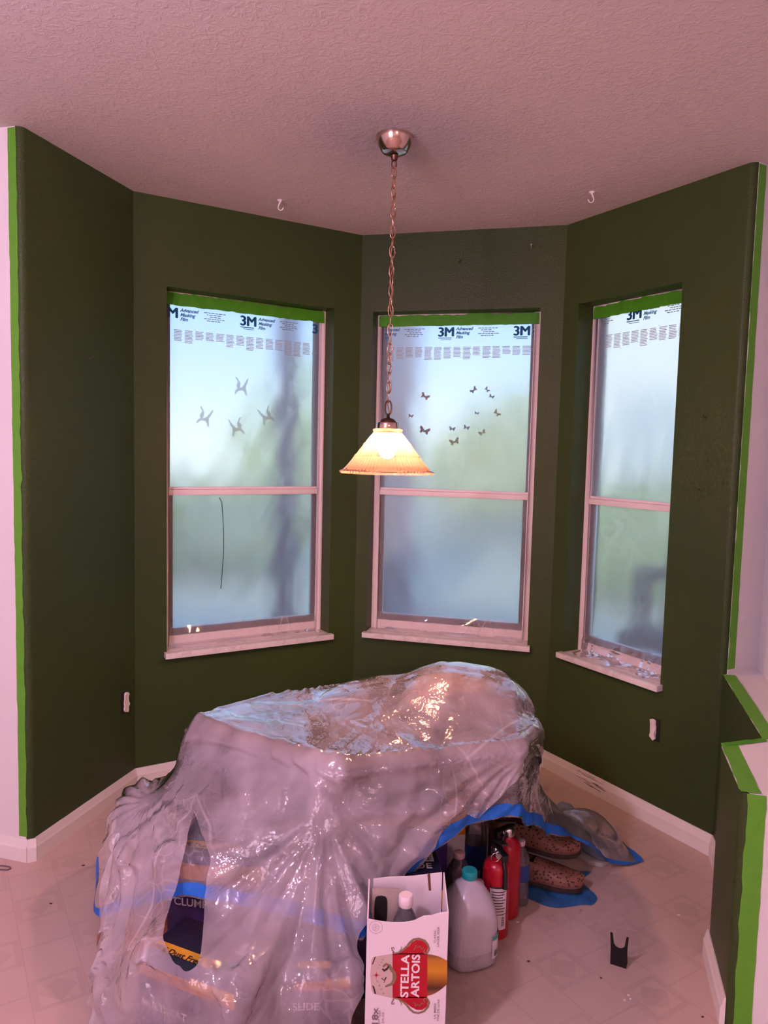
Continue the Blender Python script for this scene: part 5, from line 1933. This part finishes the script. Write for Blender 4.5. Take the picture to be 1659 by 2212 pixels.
def shoe(loc, rz, label, side, lift=0.0):
    br = NT('woven_brown_leather')
    vr = br.n('ShaderNodeTexVoronoi', feature='F1'); vr.inputs['Scale'].default_value = 95
    br.t.links.new(br.coord(scale=(1, 1.4, 1)), vr.inputs['Vector'])
    dots = br.ramp(vr.outputs['Distance'], [(0.26, 1.0), (0.36, 0.0)])
    col = br.mix(dots, (0.23, 0.10, 0.065), (0.03, 0.012, 0.01))
    um = br.done(br.principled(col, 0.5, 0, 0.4, br.bump(br.math('SUBTRACT', 1.0, dots), .4, .004)))
    sole = plain('dark_rubber_sole', (0.035, 0.018, 0.015), 0.7); welt = plain('stitched_welt', (0.16, 0.07, 0.05), .6)
    o = empty('leather_shoe', loc, rz, label, 'shoe')
    L, Wd = 0.27, 0.048
    def outline(t):   # half width along the shoe, heel to toe
        return Wd * (0.66 + 0.10 * math.sin(t * PI) + 0.26 * math.exp(-((t - .70) / .22) ** 2)) * (1 - max(0, (t - .80) / .20) ** 2.2) ** .5 * (1 - max(0, (.10 - t) / .10) ** 2) ** .5 if 0 < t < 1 else 0
    def ring(z, k):
        pts = []
        n = 24
        for i in range(n + 1): t = .002 + .996 * i / n; pts.append((t * L - L / 2, outline(t) * k + side * .008 * math.sin(t * PI), z))
        for i in range(n - 1, 0, -1): t = .002 + .996 * i / n; pts.append((t * L - L / 2, -outline(t) * k + side * .008 * math.sin(t * PI), z))
        return pts
    def slab(name, z0, z1, k, m):
        a, b = ring(z0, k), ring(z1, k)
        n = len(a)
        mb = MB(); mb.add(a + b, [tuple(range(n - 1, -1, -1)), tuple(range(n, 2 * n))] + [(i, (i + 1) % n, n + (i + 1) % n, n + i) for i in range(n)])
        return mb.build(name, m, o, smooth=False)
    slab('sole', 0, .016, 1.06, sole); slab('welt', .016, .022, 1.04, welt)
    mb = MB()
    def up(u, v):
        t = .01 + .98 * u
        w = outline(t) + .0005
        hgt = 0.030 + 0.040 * (1 - min(1, max(0, (t - .30) / .55))) ** 1.2
        a = PI * v
        if t < .40:   # open throat at the heel half
            sp = 0.30
            a = (PI * sp * 2 * v) if v < .5 else (PI - PI * sp * 2 * (1 - v))
        return (t * L - L / 2, -math.cos(a) * w + side * .008 * math.sin(t * PI), .022 + hgt * math.sin(a) ** .75)
    mb.grid(up, 40, 24)
    # leave the throat open
    keep = []
    for fi, f in enumerate(mb.f):
        i, j = fi % 40, fi // 40
        if i / 40 < .40 and 11 <= j <= 12: continue
        keep.append(f)
    mb.f = keep; mb.mi = [0] * len(keep)
    mb.build('upper', um, o, smooth=True)
    return o


shoe((0.560, 2.365, 0.0125), math.radians(-14), 'brown woven leather shoe lying under the other beside the table', 1)
shoe((0.565, 2.44, 0.0955), math.radians(-20), 'brown woven leather shoe resting on top of another under the plastic', -1)
# crumpled blue bag under the shoes
def blue_bag():
    m = plain('blue_plastic_bag', (0.03, 0.14, 0.36), 0.35, 0, 0.5, 0.3, 12, .5, 25)
    mb = MB()
    rs = random.Random(4)
    def fn(u, v):
        x = -.15 + .30 * u; y = -.10 + .20 * v
        z = .002 + .010 * (math.sin(u * 9 + v * 4) ** 2) * math.sin(PI * u) * math.sin(PI * v)
        return (x + .02 * math.sin(v * 7), y + .02 * math.sin(u * 8), z)
    mb.grid(fn, 26, 20)
    vs = [(x, y, 0.0005) for x, y, z in mb.v]
    o = mb.build('plastic_bag', m, None, smooth=True)
    o.location = (0.565, 2.37, 0); o.rotation_euler = (0, 0, -.2)
    tag(o, 'flat blue plastic bag on the floor under the leather shoes', 'bag')


blue_bag()


def boot():
    m = plain('grey_blue_suede', (0.17, 0.20, 0.26), 0.8, 0, 0.2, 0.2, 18)
    s = plain('pale_rubber_sole', (0.45, 0.42, 0.40), 0.7)
    o = empty('ankle_boot', (0.735, 2.60, 0), math.radians(-55), 'grey blue boot under the plastic beside the baseboard', 'boot')
    mb = MB()
    secs = [(-.10, .030, .10), (-.085, .040, .13), (-.05, .042, .135), (-.02, .042, .12), (.03, .040, .085), (.08, .042, .065), (.115, .034, .05), (.132, .012, .035)]
    n = 18
    vs, fs = [], []
    for (x, w, h) in secs:
        for i in range(n):
            a = 2 * PI * i / n
            vs.append((x, w * math.cos(a), .018 + h * (.5 + .5 * math.sin(a))))
    for k in range(len(secs) - 1):
        for i in range(n):
            j = (i + 1) % n; fs.append((k * n + i, (k + 1) * n + i, (k + 1) * n + j, k * n + j))
    fs += [tuple(range(n)), tuple(range(len(secs) * n - 1, (len(secs) - 1) * n - 1, -1))]
    mb.add(vs, fs); mb.build('boot_upper', m, o, smooth=True)
    mb = MB(); mb.prism([(-.105, -.035), (0, -.038), (.09, -.045), (.13, -.02), (.13, .02), (.09, .045), (0, .038), (-.105, .035)], 0, .018); mb.build('boot_sole', s, o, bevel=.004)


boot()


def floor_bits():
    blk = plain('black_bracket_plastic', (0.006, 0.005, 0.005), 0.6, 0, 0.3, 0.2, 60)
    a = at_z(1318, 2082, 0); b = at_z(1352, 2093, 0)
    d = (b - a); w = d.length; rz = math.atan2(d.y, d.x)
    o = empty('black_bracket', ((a.x + b.x) / 2, (a.y + b.y) / 2, 0), rz, 'small black bracket with round notch standing on the bare floor', 'bracket')
    h = 0.092
    out = [(-w / 2, 0), (w / 2, 0), (w / 2 + .001, h * .55), (w / 2 + .003, h), (w / 2 - .003, h)]
    r = w / 2 - .006
    out += [(r * math.cos(t), h * .74 + r * 1.0 * math.sin(t)) for t in [-(PI) * k / 12 for k in range(13)]]
    out += [(-w / 2 + .002, h), (-w / 2 - .004, h), (-w / 2 - .001, h * .55)]
    n = len(out)
    mb = MB(); mb.add([(x, 0, z) for x, z in out] + [(x, .004, z) for x, z in out],
                      [tuple(range(n)), tuple(range(2 * n - 1, n - 1, -1))] + [((i + 1) % n, i, n + i, n + (i + 1) % n) for i in range(n)])
    mb.build('notched_plate', blk, o)
    mb = MB(); mb.box(-w / 2, w / 2, .004, .03, 0, .004); mb.build('foot_plate', blk, o, bevel=.001)
    for x in (-w / 2, w / 2 - .003):
        mb = MB(); mb.prism([(x, .004), (x + .003, .004), (x + .003, .022), (x, .022)], .004, [h * .8, h * .8, h * .2, h * .2]); mb.build('side_web', blk, o)
    # bent wire on the floor by the white wall
    wm = plain('grey_wire', (0.22, 0.17, 0.17), 0.4, 0.7)
    q = at_z(8, 1876, 0)
    mb = MB(); mb.tube([(-.05, .01, .003), (-.01, .012, .003), (.018, .006, .003), (.026, -.003, .003), (.018, -.012, .003), (-.01, -.010, .003)], .0022, 7)
    o = mb.build('bent_wire', wm, None, smooth=True); o.location = (q.x, q.y, 0); tag(o, 'small bent grey wire loop lying on the floor before the white baseboard', 'wire')
    # paint flakes
    fl = plain('white_paint_flake', (0.85, 0.76, 0.74), 0.6); dk = plain('dark_speck', (0.08, 0.05, 0.045), 0.7)
    r = random.Random(12)
    spots = [(1358, 2150, 0, 'largest white paint flake on the floor beside the low wall'), (1349, 2161, 0, 'white paint flake touching the largest flake'), (1362, 2158, 0, 'small white flake just before the largest flake'),
             (1466, 1977, 0, 'white flake on the floor between the bracket and the far baseboard'), (1118, 1992, 0, 'white flake on the floor beside the fire extinguishers'), (1298, 2113, 1, 'dark crumb on the floor before the black bracket'),
             (1518, 2197, 1, 'dark crumb on the floor at the foot of the low wall'), (110, 1952, 1, 'dark crumb on the floor between wall corner and drop sheet'), (180, 1870, 1, 'dark crumb on the floor by the moulded baseboard'),
             (207, 2092, 1, 'dark crumb on the floor against the drop sheet edge'), (205, 2112, 1, 'second dark crumb close before the drop sheet edge'), (1142, 2077, 1, 'dark crumb on the floor beside the water jug')]
    for (px, py, k, near) in spots:
        q = at_z(px, py, 0)
        mb = MB(); s = r.uniform(.003, .006)
        pts = [(s * r.uniform(.6, 1.3) * math.cos(t), s * r.uniform(.5, 1.2) * math.sin(t)) for t in [2 * PI * i / 6 for i in range(6)]]
        mb.prism(pts, 0, .0012)
        o = mb.build('paint_flake' if k == 0 else 'dirt_crumb', fl if k == 0 else dk)
        o.location = (q.x, q.y, 0.0003)
        tag(o, near, 'debris', 'paint flakes on the floor' if k == 0 else 'dirt crumbs on the floor')


floor_bits()


# ------------------------------------------------------------------ stickers on the glass behind the film
def tinted(name, c):
    """coloured film sticker that lets daylight through"""
    t = NT(name)
    f = t.noise(90, 2)
    tp = t.n('ShaderNodeBsdfTransparent'); t.t.links.new(t.mix(f, tuple(x * .8 for x in c), tuple(min(1, x * 1.2) for x in c)), tp.inputs[0])
    df = t.n('ShaderNodeBsdfDiffuse'); df.inputs[0].default_value = (*c, 1)
    m = t.n('ShaderNodeMixShader'); m.inputs[0].default_value = 0.3
    t.t.links.new(tp.outputs[0], m.inputs[1]); t.t.links.new(df.outputs[0], m.inputs[2])
    return t.done(m.outputs[0])


def stickers():
    grey = clear_plastic('frosted_bird_sticker', (0.20, 0.24, 0.32), 0.24)
    bird = [(0, 0), (.012, .006), (.020, .018), (.034, .044), (.040, .046), (.034, .022), (.026, .004), (.030, -.012), (.034, -.030), (.028, -.034), (.022, -.022), (.014, -.012),
            (.002, -.012), (-.012, -.016), (-.020, -.030), (-.026, -.028), (-.022, -.012), (-.012, -.002), (-.018, .010), (-.010, .028), (-.024, .046), (-.016, .048), (.002, .022)]
    def put(name, outline, idx, P, dr, s0, px, py, sc, rot, flip, m, label, cat, group, y, col2=None):
        s, z = on_wall(px, py, P, dr, y)
        o = empty(name, label=label, cat=cat, group=group)
        o.matrix_world = WIN[idx].matrix_world @ Matrix.Translation((s - s0, y, z - ZS)) @ Matrix.Rotation(rot, 4, 'Y')
        mb = MB()
        pts = [(x * sc * flip, z_ * sc) for x, z_ in outline]
        n = len(pts)
        mb.add([(x, 0, z_) for x, z_ in pts] + [(x, .0006, z_) for x, z_ in pts], [tuple(range(n)), tuple(range(2 * n - 1, n - 1, -1))])
        mb.build('sticker', m, o)
        return o
    y = 0.126
    birds = [(518, 838, 0.0, 1, 'hummingbird sticker highest on the glass of the left window'), (438, 903, 0.2, 1, 'hummingbird sticker on the glass nearest the plain green wall'),
             (578, 900, -.35, -1, 'hummingbird sticker on the glass in front of the dark post'), (514, 925, -.2, -1, 'hummingbird sticker lowest on the glass of the left window')]
    for (px, py, r, fl, lb) in birds:
        put('bird_sticker', bird, 1, B, dBC, 0.1313, px, py, 1.0, r, fl, grey, lb, 'sticker', 'hummingbird stickers on the window', y)
    fly = [(0, -.006), (.004, -.002), (.010, -.010), (.016, -.008), (.014, 0), (.020, .008), (.018, .016), (.010, .012), (.002, .004),
           (-.002, .004), (-.010, .012), (-.018, .016), (-.020, .008), (-.014, 0), (-.016, -.008), (-.010, -.010), (-.004, -.002)]
    cols = [(0.55, 0.24, 0.05), (0.38, 0.17, 0.10), (0.20, 0.20, 0.34), (0.60, 0.46, 0.08)]
    mats = [tinted('butterfly_sticker_%d' % i, c) for i, c in enumerate(cols)]
    spots = [(918, 857, 1.0, .5, 0, 'orange butterfly sticker on the window behind the lamp, topmost'), (917, 931, 1.2, .3, 1, 'brown butterfly sticker on the window beside the lamp shade'),
             (982, 955, 1.1, -.3, 3, 'yellow brown butterfly sticker lowest on the window'), (977, 927, .7, .1, 2, 'small dark butterfly sticker just above the lowest one'),
             (1008, 924, .7, .3, 2, 'small dark butterfly sticker second along the lower row'), (1042, 935, .8, -.5, 3, 'small yellow butterfly sticker at the end of the lower row'),
             (1030, 893, .5, .2, 2, 'tiny grey butterfly sticker above the lower row'), (1073, 893, .8, .8, 3, 'yellow and dark butterfly sticker by the right sash'),
             (1062, 857, .6, .4, 2, 'small dark butterfly sticker by the right sash, upper one'), (1024, 843, .8, -.8, 2, 'blurred grey butterfly sticker high on the window'),
             (1052, 842, .6, .9, 2, 'blurred grey butterfly sticker high on the window by the sash'), (888, 899, .6, .2, 0, 'pink butterfly sticker next to the lamp chain')]
    for (px, py, sc, r, mi, lb) in spots:
        put('butterfly_sticker', fly, 2, C, dCD, 0.0598, px, py, sc * 1.1, r, 1, mats[mi], lb, 'sticker', 'butterfly stickers on the window', y)
    # dark hanging cord caught behind the film of the left window
    pts = [(474, 1075), (479, 1085), (481, 1110), (483, 1150), (483, 1190), (480, 1235), (477, 1272)]
    mb = MB()
    P3 = []
    for (px, py) in pts:
        s, z = on_wall(px, py, B, dBC, 0.0715)
        P3.append((s - .1313, 0.0715, z - ZS))
    mb.tube(P3, .0017, 6)
    o = mb.build('blind_cord', plain('dark_cord', (0.03, 0.035, 0.04), .6), None, smooth=True)
    o.matrix_world = WIN[1].matrix_world.copy()
    tag(o, 'thin dark cord hanging over the film of the left window', 'cord')


stickers()


# green paint smeared over the baseboard under the narrow window
def paint_smear():
    bb = bpy.data.objects['baseboard_back_right']
    r = random.Random(5)
    s_a, _ = on_wall(1238, 1690, D, dDE, -0.013); s_b, _ = on_wall(1300, 1702, D, dDE, -0.013)
    mb = MB(); mb.M = MDE
    for k in range(26):
        s0_ = s_a + (s_b - s_a) * r.random() * .8; L_ = r.uniform(.02, .06); z = r.uniform(.030, .070); w = r.uniform(.0008, .0022)
        yo = -.0136 if z < .047 else -.0136 + (z - .047) * .32
        sl = r.uniform(-.12, .02)
        mb.add([(s0_, yo, z), (s0_ + L_, yo, z + sl * L_), (s0_ + L_, yo, z + sl * L_ + w), (s0_, yo, z + w)], [(0, 1, 2, 3)])
    o = mb.build('paint_smear', MT['wet_paint'], bb)
    o['kind'] = 'stuff'


paint_smear()
